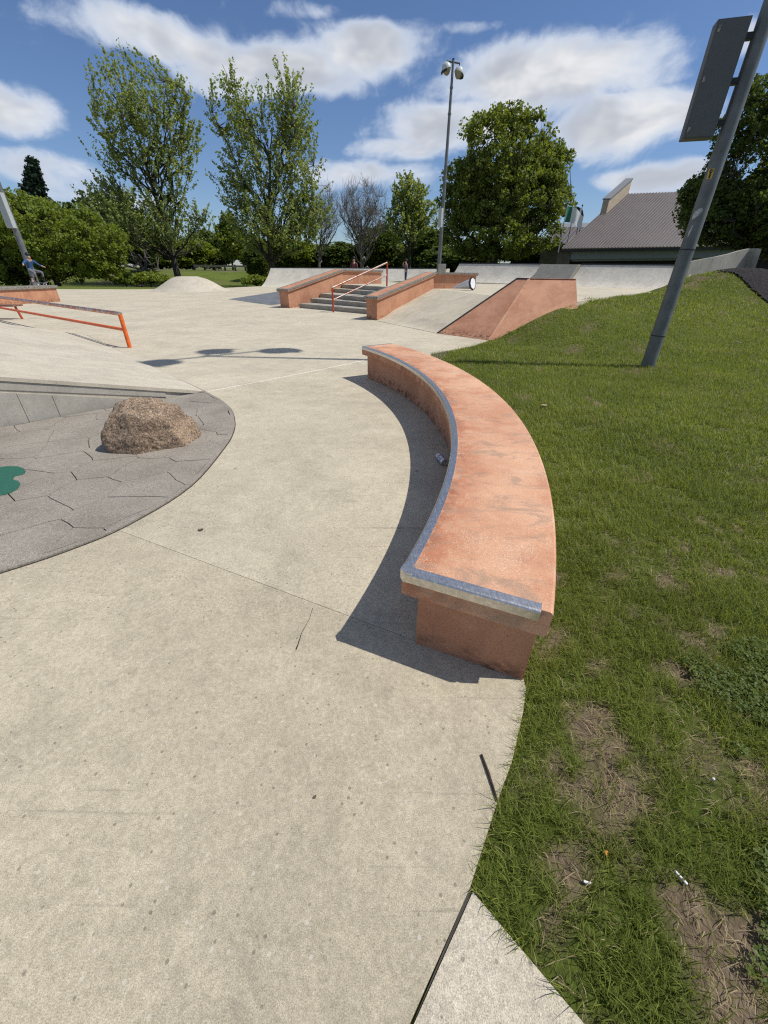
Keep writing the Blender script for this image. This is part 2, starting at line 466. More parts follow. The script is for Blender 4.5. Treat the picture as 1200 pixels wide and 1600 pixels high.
M_shade = plain('lamp_shade_enamel', (0.50, 0.55, 0.53), .35)
M_orange = plain('orange_paint', (0.70, 0.13, 0.022), .45, 0, .2, 12)
M_redorange = plain('red_orange_paint', (0.42, 0.06, 0.022), .45, 0, .2, 12)
def f_rail(nt, b):
    n = nt.noise(nt.obj, 9, 5, .7)
    c = nt.mix(nt.ramp(n, .42, .60), (0.52, 0.46, 0.42), (0.50, 0.17, 0.07))
    setc(nt, b, c, .38, .75)
M_railtop = material('scraped_rail_top', f_rail)
M_joint = plain('dark_joint', (0.035, 0.03, 0.026), .95)
def f_stone(nt, b):
    p = nt.pos
    n = nt.noise(p, 1.8, 4, .6); sand = nt.noise(p, 190, 3, .8); s2 = nt.noise(p, 40, 5, .7)
    c = nt.mix(nt.ramp(n, .3, .7), (0.235, 0.207, 0.168), (0.31, 0.275, 0.226))
    gr = nt.math('MULTIPLY', nt.math('MULTIPLY_ADD', nt.math('SUBTRACT', sand, .5), 3.8, 1.0), nt.math('MULTIPLY_ADD', nt.math('SUBTRACT', s2, .5), .9, 1.0))
    cc = nt.node('ShaderNodeVectorMath', operation='SCALE'); nt.l.new(c, cc.inputs[0]); nt.l.new(nt.math('MAXIMUM', gr, .25), cc.inputs['Scale'])
    sp_ = nt.ramp(nt.noise(p, 320, 2, .6), .66, .74, 0, .6)
    setc(nt, b, nt.mix(sp_, cc.outputs[0], (0.42, 0.38, 0.34)), .85)
    bump(nt, b, nt.math('ADD', sand, nt.math('MULTIPLY', s2, 1.6)), .5, .006)
M_stone = material('stamped_stone', f_stone)
def f_slate(nt, b):
    p = nt.pos
    v = nt.voro(nt.mapping(p, scale=(1.2, 1.2, 0)), 1.6); n = nt.noise(p, 6, 5, .6)
    c = nt.mix(nt.ramp(n, .3, .7), (0.12, 0.13, 0.14), (0.18, 0.185, 0.195))
    c = nt.mix(nt.ramp(v, .55, .75, 0, .6), c, (.09, .1, .11))
    setc(nt, b, c, .8)
M_slate = material('slate_grey_paving', f_slate)
def f_granite(nt, b):
    p = nt.obj
    n = nt.noise(p, 5, 6, .65); f = nt.noise(p, 70, 3, .75); k = nt.noise(p, 55, 3, .8, .3)
    c = nt.mix(nt.ramp(n, .35, .68), (0.20, 0.135, 0.085), (0.35, 0.245, 0.155))
    c = nt.mix(nt.ramp(f, .50, .64, 0, .7), c, (0.60, 0.47, 0.34))
    c = nt.mix(nt.ramp(k, .48, .60, 0, .85), c, (0.065, 0.05, 0.042))
    setc(nt, b, c, .85)
    bump(nt, b, nt.math('ADD', nt.math('MULTIPLY', f, .6), nt.math('MULTIPLY', n, 2)), .7, .012)
M_granite = material('speckled_granite', f_granite)
def f_greenpaint(nt, b):
    p = nt.pos
    sand = nt.noise(p, 160, 3, .8); chip = nt.ramp(nt.noise(p, 38, 6, .75), .64, .68)
    c = nt.mix(nt.ramp(sand, .3, .7), (0.016, 0.085, 0.055), (0.03, 0.145, 0.095))
    c = nt.mix(nt.math('MULTIPLY', chip, .8), c, (0.40, 0.42, 0.37))
    setc(nt, b, c, .75); bump(nt, b, sand, .4, .004)
M_green = material('green_paint', f_greenpaint)
def f_ground(nt, b):
    p = nt.pos
    at_ = nt.node('ShaderNodeAttribute', attribute_name='bare'); bare = at_.outputs['Fac']
    n = nt.noise(p, .35, 5, .6); m = nt.noise(p, 3.2, 6, .65); f = nt.noise(p, 55, 5, .75); h = nt.noise(p, 16, 5, .7)
    gc = nt.mix(nt.ramp(n, .3, .7), (0.085, 0.120, 0.020), (0.125, 0.155, 0.030))
    gc = nt.mix(nt.ramp(m, .5, .75, 0, .5), gc, (0.165, 0.155, 0.045))
    gs = nt.math('MULTIPLY', nt.math('MULTIPLY_ADD', nt.math('SUBTRACT', f, .5), 2.6, 1.0), nt.math('MULTIPLY_ADD', nt.math('SUBTRACT', h, .5), 1.2, 1.0))
    gsv = nt.node('ShaderNodeVectorMath', operation='SCALE'); nt.l.new(gc, gsv.inputs[0]); nt.l.new(nt.math('MAXIMUM', gs, .2), gsv.inputs['Scale'])
    sc = nt.mix(nt.ramp(h, .35, .7), (0.12, 0.088, 0.058), (0.22, 0.165, 0.112))
    sc = nt.mix(nt.ramp(f, .55, .75, 0, .6), sc, (0.24, 0.19, 0.135))
    yy = nt.node('ShaderNodeSeparateXYZ'); nt.l.new(p, yy.inputs[0])
    gap_shade = nt.mix(1.0, gsv.outputs[0], (.72, .70, .70), 'MULTIPLY')  # ground below the blades darkened: shade in the gaps put into the colour
    c = nt.mix(bare, nt.mix(nt.ramp(yy.outputs[1], 21, 30), gap_shade, gsv.outputs[0]), sc)
    setc(nt, b, c, .95)
    b.inputs['Specular IOR Level'].default_value = .1
    bump(nt, b, nt.math('ADD', f, h), .6, .02)
M_ground = material('grass_ground', f_ground)
def f_mulch(nt, b):
    p = nt.pos
    n = nt.noise(nt.mapping(p, scale=(1, 1.6, 1)), 24, 6, .75); f = nt.voro(p, 26)
    c = nt.mix(nt.ramp(n, .35, .7), (0.012, 0.010, 0.010), (0.05, 0.042, 0.040))
    setc(nt, b, c, .95); bump(nt, b, nt.math('ADD', n, f), 1.0, .04)
M_mulch = material('black_mulch', f_mulch)
def leafmat(name, lo, hi, trans=.35, rough=.55):
    def fn(nt, b):
        gi = nt.node('ShaderNodeNewGeometry').outputs['Random Per Island']
        n = nt.noise(nt.pos, .9, 3, .6)
        c = nt.mix(gi, lo, hi)
        c = nt.mix(nt.ramp(n, .35, .7, 0, .5), c, tuple(x*1.25 for x in hi))
        setc(nt, b, c, rough)
        b.inputs['Specular IOR Level'].default_value = .25
        tr = nt.node('ShaderNodeBsdfTranslucent')
        tc = nt.mix(1.0, c, (1.5, 1.45, .6), 'MULTIPLY'); nt.l.new(tc, tr.inputs[0])
        ms = nt.node('ShaderNodeMixShader'); ms.inputs[0].default_value = trans
        nt.l.new(b.outputs[0], ms.inputs[1]); nt.l.new(tr.outputs[0], ms.inputs[2]); nt.l.new(ms.outputs[0], nt.out.inputs[0])
    return material(name, fn)
M_leaf_cot = leafmat('leaf_spring', (0.14, 0.18, 0.055), (0.30, 0.345, 0.13), .48)
M_leaf_maple = leafmat('leaf_maple', (0.085, 0.115, 0.022), (0.20, 0.24, 0.055), .42)
M_leaf_bush = leafmat('leaf_bright', (0.10, 0.15, 0.020), (0.215, 0.26, 0.045), .42)
M_leaf_dark = leafmat('leaf_dark', (0.045, 0.072, 0.016), (0.11, 0.15, 0.034), .4)
M_needle = leafmat('needle', (0.014, 0.030, 0.018), (0.030, 0.052, 0.030), .15)
M_grassblade = leafmat('grass_blade', (0.090, 0.125, 0.018), (0.265, 0.295, 0.066), .38, .55)
M_clover = leafmat('clover_leaf', (0.060, 0.098, 0.014), (0.135, 0.175, 0.032), .35, .5)
M_straw = leafmat('dry_grass', (0.22, 0.165, 0.085), (0.40, 0.32, 0.19), .25, .7)
def f_bark(nt, b):
    n = nt.noise(nt.mapping(nt.pos, scale=(6, 6, 1.2)), 1, 5, .7)
    setc(nt, b, nt.mix(nt.ramp(n, .3, .7), (0.035, 0.028, 0.022), (0.085, 0.072, 0.058)), .95)
M_bark = material('bark', f_bark)
M_barkpale = plain('pale_bark', (0.17, 0.15, 0.13), .95, 0, .25, 3)
def f_roof(nt, b):
    p = nt.pos
    n = nt.noise(p, .6, 4, .6)
    setc(nt, b, nt.mix(nt.ramp(n, .3, .7), (0.085, 0.070, 0.066), (0.11, 0.092, 0.086)), .55, .2)
M_roof = material('brown_metal_roof', f_roof)
M_seam = plain('roof_seam', (0.22, 0.195, 0.185), .5, .2)
M_fascia = plain('grey_fascia', (0.17, 0.18, 0.19), .6)
M_dark = plain('recess_shade', (0.012, 0.012, 0.013), .8)  # shade under the eaves painted as a near-black colour
M_brick = plain('tan_wall', (0.45, 0.36, 0.26), .9, 0, .1, 3)
M_brickd = plain('brown_wall', (0.10, 0.085, 0.07), .9, 0, .2, 2)

# ------------------------------------------------------------------ terrain
BX, BY = gz(764, 532)[:2]
def arc(r, a):
    return (BC[0]+r*math.cos(R_(a)), BC[1]+r*math.sin(R_(a)))
EDGE = [(2.2, -1.6), (0.492, 0.177), (0.263, 0.421), (0.395, 0.642), (0.475, 0.765), (0.575, 0.963), (0.616, 1.065)]
EDGE += [arc(6.60, a) for a in (-21, -14, -7, 0, 7, 13, 17)] + [(0.93, 7.6), tuple(gz(672, 551)[:2]), tuple(gz(700, 548)[:2]), tuple(gz(740, 540)[:2]), (BX, BY)]
def hill(x, y):
    t = .73*(x-5.5)+.68*(y-13.0)         # along the deck edge
    d = .68*(x-5.5)-.73*(y-13.0)         # away from it, towards the lawn
    wd = 3.3+.55*np.maximum(t, 0)
    h = .88*(1-sm(-.1, 1.0, d/wd))*np.clip((t+2.95)/2.1, 0, 1)*sm(-2.4, -.8, d)
    md = np.exp(-(((x-16.2)/3.0)**2+((y-20.7)/3.0)**2))
    return h + 1.02*md
def terrain_z(x, y):
    x = np.asarray(x, float); y = np.asarray(y, float)
    z = .08*np.clip((7.6-y)/6.2, 0, 1) - .018
    z = z + hill(x, y)*sm(80, 30, y)
    left = sm(4, -8, x)
    dip = -.62*sm(41, 50, y)*left
    rise = 1.75*sm(56, 80, y)*left + .9*sm(24, 45, y)*(1-left)
    z = z + dip + rise
    z = z + .018*np.sin(x*2.3+y*.9)*sm(2, 5, y)*sm(3, 6, x)
    return z
def edge_x(y):
    ys = [p[1] for p in EDGE]
    return np.interp(y, ys, [p[0] for p in EDGE])
_rs = np.random.RandomState(5)
_lat = _rs.rand(64, 64)
def vnoise(x, y, sc):
    x = np.asarray(x)*sc; y = np.asarray(y)*sc
    xi = np.floor(x).astype(int); yi = np.floor(y).astype(int); fx = x-xi; fy = y-yi
    fx = fx*fx*(3-2*fx); fy = fy*fy*(3-2*fy)
    L = lambda a, b: _lat[a % 64, b % 64]
    return (L(xi, yi)*(1-fx)+L(xi+1, yi)*fx)*(1-fy)+(L(xi, yi+1)*(1-fx)+L(xi+1, yi+1)*fx)*fy
BARE = []
for (u, v, r) in ((985, 1265, .10), (1000, 1330, .12), (1040, 1370, .13), (960, 1170, .07), (920, 1380, .09), (1080, 1430, .12), (1120, 1480, .10), (935, 1110, .07),
                  (1065, 1055, .08), (1130, 1520, .10), (860, 1440, .06), (1010, 1210, .07), (905, 1470, .06)):
    p = g(u, v, .06); BARE.append((p[0], p[1], r))
for (u, v, z, r) in ((880, 490, .5, .35), (930, 478, .65, .3), (1010, 468, .8, .4), (1090, 440, 1.15, .8), (1075, 452, 1.0, .8), (1110, 428, 1.3, .6)):
    p = g(u, v, z); BARE.append((p[0], p[1], r))
BARE += [(13.9, 20.6, .9), (13.1, 20.0, .7), (14.6, 20.4, .5)]
def bare_f(x, y):
    b = np.zeros_like(np.asarray(x, float))
    for (a, c, r) in BARE:
        b = np.maximum(b, np.exp(-((x-a)**2+(y-c)**2)/(r*r)))
    n = vnoise(x, y, 6.0)*.6+vnoise(x+9, y+4, 17)*.4
    near = sm(1.9, .9, y)
    n2_ = vnoise(x+2, y+7, 31)
    v = b*.60 + (n-.5)*1.9 + (n2_-.5)*.7 + near*.05 + .12*sm(2.6, 1.2, y)
    return np.clip(sm(.30, .80, v), 0, 1)
def _ax(*segs):
    out = []
    for a, b, s in segs: out += list(np.arange(a, b-1e-9, s))
    return np.array(out)
xs = np.concatenate([[-1500, -700, -300, -160, -110], _ax((-90, -16, 4), (-16, 0, 2), (0, 3.2, .07), (3.2, 26, .4), (26, 62, 4)), [80, 120, 200, 400, 800, 1500]])
ys = np.concatenate([[-200, -60, -20, -6, -2, -.6], _ax((0, 3.2, .07), (3.2, 30, .4), (30, 110, 3)), [120, 160, 240, 400, 800, 1600, 3000]])
gx, gy = np.meshgrid(xs, ys)
tz = terrain_z(gx, gy)
nx, ny = len(xs), len(ys)
ii = (np.arange(ny-1)[:, None]*nx+np.arange(nx-1)[None, :]).ravel()
ground = npmesh('ground', np.stack([gx, gy, tz], -1).reshape(-1, 3), np.stack([ii, ii+1, ii+nx+1, ii+nx], 1), M_ground, None, True)
ba = ground.data.attributes.new('bare', 'FLOAT', 'POINT')
ba.data.foreach_set('value', bare_f(gx, gy).ravel().astype(np.float32))
kind(ground, 'structure')

# ------------------------------------------------------------------ lower plaza: slabs between saw-cut joints
far_edge = [(-2, 52), (-7.5, 50), tuple(g(398, 447.5)[:2]), tuple(g(330, 451)[:2]), tuple(g(220, 452)[:2]), tuple(g(120, 452)[:2]), (-46, 36)]
plaza_poly = [(-.25, -1.6), (.05, .12), (.075, .174), (.263, .421)] + EDGE[3:] + [(3.2, 12.2), (5.2, 17), (2.5, 22), (-1.5, 27), (-1.5, 40)] + far_edge + [(-46, -1.6)]
J1a, J1b = gz(230, 845)[:2], gz(648, 1001)[:2]
J2a, J2b = gz(325, 612)[:2], gz(570, 563)[:2]
def half(a, b):
    d = np.array(b)-np.array(a); d /= np.hypot(*d); return np.array([-d[1], d[0]])
n1, n2 = half(J1a, J1b), half(J2a, J2b)
gap = .0013
plaza = kind(empty('plaza'), 'structure')
slabs = [clip(plaza_poly, J1a-n1*gap, -n1), clip(clip(plaza_poly, J1a+n1*gap, n1), J2a-n2*gap*1.5, -n2), clip(plaza_poly, J2a+n2*gap*1.5, n2)]
for i, pl in enumerate(slabs):
    sheet('concrete_slab', pl, 0.0, .06, (M_plaza, M_mid, M_far)[i], plaza)
sheet('joint_filler', [(-46, -1.4), (-.3, -1.4), (.03, .12), (.27, .46), (.55, 1.1), (.2, 3), (.3, 6), (0, 9), (-40, 9)], -.007, .02, plain('joint_filler', (0.20, 0.17, 0.13), .95), plaza)
a_, b_ = J2a-n2*.008, J2b-n2*.008
pale = plain('pale_joint', (0.80, 0.76, 0.68), .9, 0, .2, 30)
sheet('pale_joint', [tuple(a_), tuple(b_), tuple(J2b+n2*.010), tuple(J2a+n2*.004)], .0015, .004, pale, plaza)
# second walkway slab beside the open joint in the near corner
walk = kind(empty('walkway'), 'structure')
sheet('concrete_slab', [(.263+.006, .421-.010), (.075+.007, .174-.004), (.05+.007, .12-.004), (-.25+.008, -1.6), (2.2, -1.6), (.492, .177)], -.006, .06, M_path, walk)
sheet('joint_filler', [(.264, .424), (.05, .13), (-.26, -1.6), (-.16, -1.6), (.10, .13), (.285, .405)], -.010, .02, plain('joint_grey', (0.06, 0.055, 0.048), .95), walk)

# ------------------------------------------------------------------ sky / pond / far road
pond = pydata('pond', [(-90, 47.5, -.52), (-14, 47.5, -.52), (-19, 66, -.52), (-90, 70, -.52)], [(0, 1, 2, 3)],
              material('pond_water', lambda nt, b: (setc(nt, b, (0.02, 0.026, 0.02), .08), bump(nt, b, nt.noise(nt.pos, 2.5, 4, .6), .08, .05))))
kind(pond, 'structure')
def strip(name, pts, wd, mat, zo=.012):
    v = []; f = []
    for i, (x, y) in enumerate(pts):
        a = np.array(pts[max(0, i-1)]); b = np.array(pts[min(len(pts)-1, i+1)]); d = (b-a)/np.hypot(*(b-a)); n = np.array([-d[1], d[0]])*wd/2
        for s in (-1, 1):
            q = np.array([x, y])+n*s; v.append((q[0], q[1], float(terrain_z(q[0], q[1]))+zo))
        if i: f.append((2*i-2, 2*i-1, 2*i+1, 2*i))
    return pydata(name, v, f, mat)
M_asphalt = plain('pale_asphalt', (0.22, 0.21, 0.19), .9)
kind(strip('park_road', [(x, 86+.02*x) for x in range(-70, 30, 4)], 5, M_asphalt, .06), 'structure')

# ------------------------------------------------------------------ stamped paving with flagstones
T = gz(320, 612); DU = np.array([-.6934, -.7205]); DN = np.array([-.7205, .6934])   # ramp: up-direction, and along its foot
arcp = [gz(*q)[:2] for q in ((345, 625), (362, 640), (368, 660), (365, 678), (352, 700), (300, 760), (200, 822), (100, 864), (0, 897))]
def catmull(P, k=5):
    P = [np.array(p) for p in P]; out = []
    for i in range(len(P)-1):
        a, b, c, d = P[max(0, i-1)], P[i], P[i+1], P[min(len(P)-1, i+2)]
        for j in range(k):
            t = j/k; out.append(.5*((2*b)+(c-a)*t+(2*a-5*b+4*c-d)*t*t+(3*b-a-3*c+d)*t**3))
    return out+[P[-1]]
arcp = catmull([T[:2]]+arcp)[1:]
st_poly = [tuple(T[:2])] + [tuple(p) for p in arcp] + [(-3.3, .95), (-5.2, .25), (-6.6, .9), (T[0]+DU[0]*5.5, T[1]+DU[1]*5.5)]
stamped = kind(empty('stamped_paving'), 'structure')
sheet('bed', st_poly, .003, .02, M_joint, stamped)
def offset_in(poly, d):
    out = list(poly); n = len(poly)
    cx, cy = np.mean(poly, 0)
    for i in range(n):
        a = np.array(poly[i]); b = np.array(poly[(i+1) % n]); e = b-a; L = np.hypot(*e)
        if L < 1e-6: continue
        nn = np.array([-e[1], e[0]])/L
        if (np.array([cx, cy])-a)@nn < 0: nn = -nn
        out = clip(out, a+nn*d, nn)
        if len(out) < 3: return []
    return out
inner = offset_in(st_poly, .05)
outer = offset_in(st_poly, .006)
# smooth border band along the curve
for i in range(len(arcp)):
    a0, b0 = ([tuple(T[:2])]+[tuple(p) for p in arcp])[i:i+2]
    a0 = np.array(a0); b0 = np.array(b0); e = b0-a0; nn = np.array([e[1], -e[0]])/np.hypot(*e)
    if (np.array([-3.5, 3.2])-a0)@nn < 0: nn = -nn
    ln = np.hypot(*e)
    A0 = np.array([a0+nn*.008+e/ln*.0005, b0+nn*.008-e/ln*.0005, b0+nn*.048-e/ln*.0005, a0+nn*.048+e/ln*.0005])
    sheet('border_strip', [tuple(q) for q in A0], .0145, .014, M_stone, stamped)
random.seed(11)
seeds = []
for i in range(-1, 14):
    for j in range(-1, 15):
        x = -6.6+i*.43+(j % 2)*.21+random.uniform(-.15, .15); y = .4+j*.40+random.uniform(-.14, .14)
        seeds.append((x, y))
for k, s in enumerate(seeds):
    cell = inner
    for m, q in enumerate(seeds):
        if m == k or (q[0]-s[0])**2+(q[1]-s[1])**2 > 2.2: continue
        d = np.array(q)-np.array(s); L = np.hypot(*d)
        cell = clip(cell, np.array(s)+d*(.5-.0042/L), -d/L)
        if len(cell) < 3: break
    if len(cell) < 3: continue
    ar = abs(sum(cell[i][0]*cell[(i+1) % len(cell)][1]-cell[(i+1) % len(cell)][0]*cell[i][1] for i in range(len(cell))))/2
    if ar < .004: continue
    dense = []
    for i in range(len(cell)):
        a = np.array(cell[i]); b = np.array(cell[(i+1) % len(cell)]); m = max(1, int(np.hypot(*(b-a))/.07))
        for j in range(m):
            q = a+(b-a)*j/m
            w1 = mnoise.noise_vector(Vector((q[0]*3.1, q[1]*3.1, 0))); w2 = mnoise.noise_vector(Vector((q[0]*9, q[1]*9, 3)))
            dense.append((q[0]+w1[0]*.030+w2[0]*.010, q[1]+w1[1]*.030+w2[1]*.010))
    cell = dense
    zo = .013+random.uniform(0, .0025)
    tlt = (random.uniform(-.004, .004), random.uniform(-.004, .004))
    cx, cy = np.mean(cell, 0)
    bm = bmesh.new()
    top = [bm.verts.new((p[0], p[1], zg(p[1])+zo+(p[0]-cx)*tlt[0]+(p[1]-cy)*tlt[1])) for p in cell]
    ct = [(p[0]-cx, p[1]-cy) for p in cell]
    low = [bm.verts.new((p[0]+c[0]*.012, p[1]+c[1]*.012, zg(p[1])+.0005)) for p, c in zip(cell, ct)]
    bmesh.ops.triangulate(bm, faces=[bm.faces.new(top)])
    for i in range(len(cell)):
        j = (i+1) % len(cell); bm.faces.new((top[i], low[i], low[j], top[j]))
    from_bm('flagstone', bm, M_stone, stamped)
# painted green shape on the flagstones
zo_ = [(0, 1245), (60, 1235), (150, 1235), (200, 1250), (222, 1275), (215, 1292), (190, 1305), (130, 1318), (115, 1335), (125, 1350), (160, 1358), (178, 1380), (160, 1420), (100, 1455), (40, 1475), (0, 1478),
       (-60, 1460), (-110, 1400), (-100, 1340), (-140, 1290), (-90, 1250)]
pp = [gz(a/5.335, 500+b/5.335) for a, b in zo_]
sheet_o = sheet('painted_mark', [tuple(p[:2]) for p in pp], .0195, .004, M_green)
tag(sheet_o, 'chipped dark green painted blob on the grey stamped paving', 'painted mark')

# ------------------------------------------------------------------ wedge ramp on the left
P2 = gz(135, 524)
RL, RS = 4.2, .2485
t2, p2 = T[:2], P2[:2]
ramp = empty('wedge_ramp', (T[0], T[1], 0))
tag(ramp, 'pale concrete wedge ramp rising left behind the boulder, grey side wall', 'ramp')
def up(q, s): return q + DU*s
foot = [t2, p2]
v = [(*t2, -.02), (*p2, -.02), (*up(p2, RL), -.02), (*up(t2, RL), -.02),
     (*t2, T[2]+.004), (*p2, .004), (*up(p2, RL), RL*RS), (*up(t2, RL), RL*RS+T[2])]
pydata('body', v, [(0, 1, 2, 3), (4, 7, 6, 5), (0, 4, 5, 1), (1, 5, 6, 2), (2, 6, 7, 3), (3, 7, 4, 0)], M_ramp, ramp)
fq = [t2+DU*.004, p2+DU*.004, p2-DU*.016, t2-DU*.016]
sheet('foot_joint', [tuple(q) for q in fq], .0035, .01, plain('foot_joint', (0.14, 0.12, 0.095), .95), ramp)
fn_ = -DN                                # outward from the near wall
def wall_pt(s, z, o): q = up(t2, s)+fn_*o; return (q[0], q[1], z)
def wall_panel(name, s0, s1, lo, hi, o0, o1, mat):
    """lo/hi: functions of s"""
    v = []
    for o in (o0, o1):
        for s, f in ((s0, lo), (s1, lo), (s1, hi), (s0, hi)): v.append(wall_pt(s, f(s), o))
    return pydata(name, v, [(0, 1, 2, 3), (7, 6, 5, 4), (0, 4, 5, 1), (1, 5, 6, 2), (2, 6, 7, 3), (3, 7, 4, 0)], mat, ramp)
tp = lambda s: s*RS+T[2]
wall_panel('edge_curb', .12, RL, lambda s: max(tp(s)-.032, .0), lambda s: tp(s)+.012, -.10, .022, M_ramp)
wall_panel('upper_band', .55, RL, lambda s: tp(s)-.155 if s > .8 else tp(s)-.11, lambda s: tp(s)-.036, -.02, .010, M_wall)
for (a, b_) in ((.72, 1.78), (1.79, 2.08), (2.09, 3.1), (3.11, RL)):
    wall_panel('wall_panel', a, b_, lambda s: -.01, lambda s: max(tp(s)-.163, .012), -.02, .008, M_wall)
world_child(ramp)

# ------------------------------------------------------------------ curved ledge in front
ZT = .52
A0, A1 = -23.3, 32.8
bench = empty('curved_ledge', (*arc(6.4, 5), 0))
tag(bench, 'long curved salmon concrete ledge with steel edging, beside the lawn', 'ledge')
def sweep(name, prof, a0, a1, n, mat, parent, smooth=True):
    """prof: closed list of (r, z)"""
    v = []; f = []; m = len(prof)
    for i in range(n+1):
        a = a0+(a1-a0)*i/n
        for (r, z) in prof: v.append((*arc(r, a), z))
    for i in range(n):
        for k in range(m):
            f.append((i*m+k, i*m+(k+1) % m, (i+1)*m+(k+1) % m, (i+1)*m+k))
    f.append(tuple(range(m))); f.append(tuple(n*m+k for k in range(m)))
    o = pydata(name, v, f, mat, parent, smooth)
    if smooth: o.data.set_sharp_from_angle(angle=R_(28))
    return o
RI, RO = 6.10, 6.715
SB = ZT-.135                             # underside of the slab
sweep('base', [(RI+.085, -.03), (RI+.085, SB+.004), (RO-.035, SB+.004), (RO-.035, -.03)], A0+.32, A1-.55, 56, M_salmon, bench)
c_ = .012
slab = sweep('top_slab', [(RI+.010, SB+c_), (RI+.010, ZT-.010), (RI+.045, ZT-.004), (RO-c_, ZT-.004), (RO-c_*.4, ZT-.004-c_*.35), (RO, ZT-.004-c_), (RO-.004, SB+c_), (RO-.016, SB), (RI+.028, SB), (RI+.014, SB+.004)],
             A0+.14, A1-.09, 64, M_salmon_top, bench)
# steel angle: on the inner curve and across both ends
def corner_prof(r0, w_, h_, t_):
    c = .010
    return [(r0, ZT-h_), (r0, ZT-c), (r0+c*.35, ZT-c*.35), (r0+c, ZT), (r0+w_, ZT), (r0+w_, ZT-t_), (r0+t_, ZT-t_), (r0+t_, ZT-h_)]
sweep('inner_steel_edge', corner_prof(RI, .047, .048, .009), A0+.20, 2.6, 40, M_steel, bench)
sweep('inner_steel_edge', corner_prof(RI+.0005, .047, .048, .009), 2.63, A1-.20, 40, M_steel, bench)
def end_edge(a, sgn, r0, r1):
    """straight angle across the end at angle a (sgn -1 near end, +1 far end)"""
    p0 = np.array(arc(r0, a)); p1 = np.array(arc(r1, a)); d = (p1-p0)/np.hypot(*(p1-p0)); n = np.array([-d[1], d[0]])*sgn
    prof = [(0, -.050), (0, -.010), (-.0035, -.0035), (-.010, 0), (-.047, 0), (-.047, -.009), (-.009, -.009), (-.009, -.050)]
    v = []; f = []; m = len(prof)
    for (q, ex) in ((p0, 1), (p1, 0)):
        for (o, z) in prof:
            k = q+n*o + (d*(-o)*.0 if ex else 0)
            v.append((k[0], k[1], ZT+z+.0006))
    for k in range(m): f.append((k, (k+1) % m, m+(k+1) % m, m+k))
    f += [tuple(range(m)), tuple(m+k for k in range(m))]
    return pydata('end_steel_edge', v, f, M_steel, bench)
end_edge(A0, -1, RI+.021, RO-.045)
end_edge(A1, 1, RI+.021, RO-.03)
# mitred corner pieces
for a, sg in ((A0, -1), (A1, 1)):
    p0 = np.array(arc(RI, a)); d = np.array([math.cos(R_(a)), math.sin(R_(a))]); n = np.array([-d[1], d[0]])*sg
    pl = [p0-n*.0215, p0+d*.0205, p0+d*.0205-n*.055, p0+d*.055-n*.055, p0+d*.055-n*.0215]
    pl = [p0-n*.0215, p0+d*.0205, p0+d*.056-n*.002, p0+d*.056-n*.056, p0+d*.002-n*.056]
    prism('steel_corner', [tuple(q) for q in pl], ZT-.051, ZT+.0003, M_steel, bench)
world_child(bench)

# drink can lying in the shade below the ledge
def lathe(name, prof, seg, mat, parent=None, smooth=True, M4=None):
    v = []; f = []; m = len(prof)
    for i in range(seg):
        a = 2*math.pi*i/seg
        for (r, z) in prof:
            q = Vector((r*math.cos(a), r*math.sin(a), z)); v.append(tuple(M4 @ q) if M4 else tuple(q))
    for i in range(seg):
        j = (i+1) % seg
        for k in range(m-1): f.append((i*m+k, j*m+k, j*m+k+1, i*m+k+1))
    o = pydata(name, v, f, mat, parent, smooth)
    if smooth: o.data.set_sharp_from_angle(angle=R_(40))
    return o
def f_can(nt, b):
    p = nt.obj
    n = nt.noise(nt.mapping(p, scale=(1, 1, .7)), 75, 2, .5, 1.2)
    sp_ = nt.node('ShaderNodeSeparateXYZ'); nt.l.new(p, sp_.inputs[0])
    band = nt.math('MULTIPLY', nt.ramp(sp_.outputs[2], .025, .03), nt.ramp(sp_.outputs[2], .098, .092))
    ink = nt.math('MULTIPLY', nt.ramp(n, .5, .54), band)
    c = nt.mix(ink, (0.62, 0.62, 0.66), (0.035, 0.03, 0.05))
    setc(nt, b, c, .35, .4)
M_can = material('printed_can', f_can)
M_alu = plain('aluminium', (0.55, 0.55, 0.56), .35, .9)
cp = gz(686, 728)
cp = gz(684, 717)
can = empty('drink_can', (cp[0], cp[1], cp[2]+.036))
can.scale = (1, 1, 1.42)
can.rotation_euler = (R_(90), 0, R_(14))
lathe('body', [(.020, 0), (.0255, .001), (.027, .005), (.0325, .014), (.033, .02), (.033, .098), (.031, .106), (.0275, .114)], 20, M_can, can)
lathe('lid', [(.0275, .114), (.028, .118), (.0265, .119), (.025, .115), (.012, .1145), (.0005, .1145)], 20, M_alu, can)
lathe('bottom', [(.020, 0), (.014, .006), (.0005, .009)], 20, M_alu, can)
tag(can, 'white drink can with dark print lying in the ledge shadow', 'can')

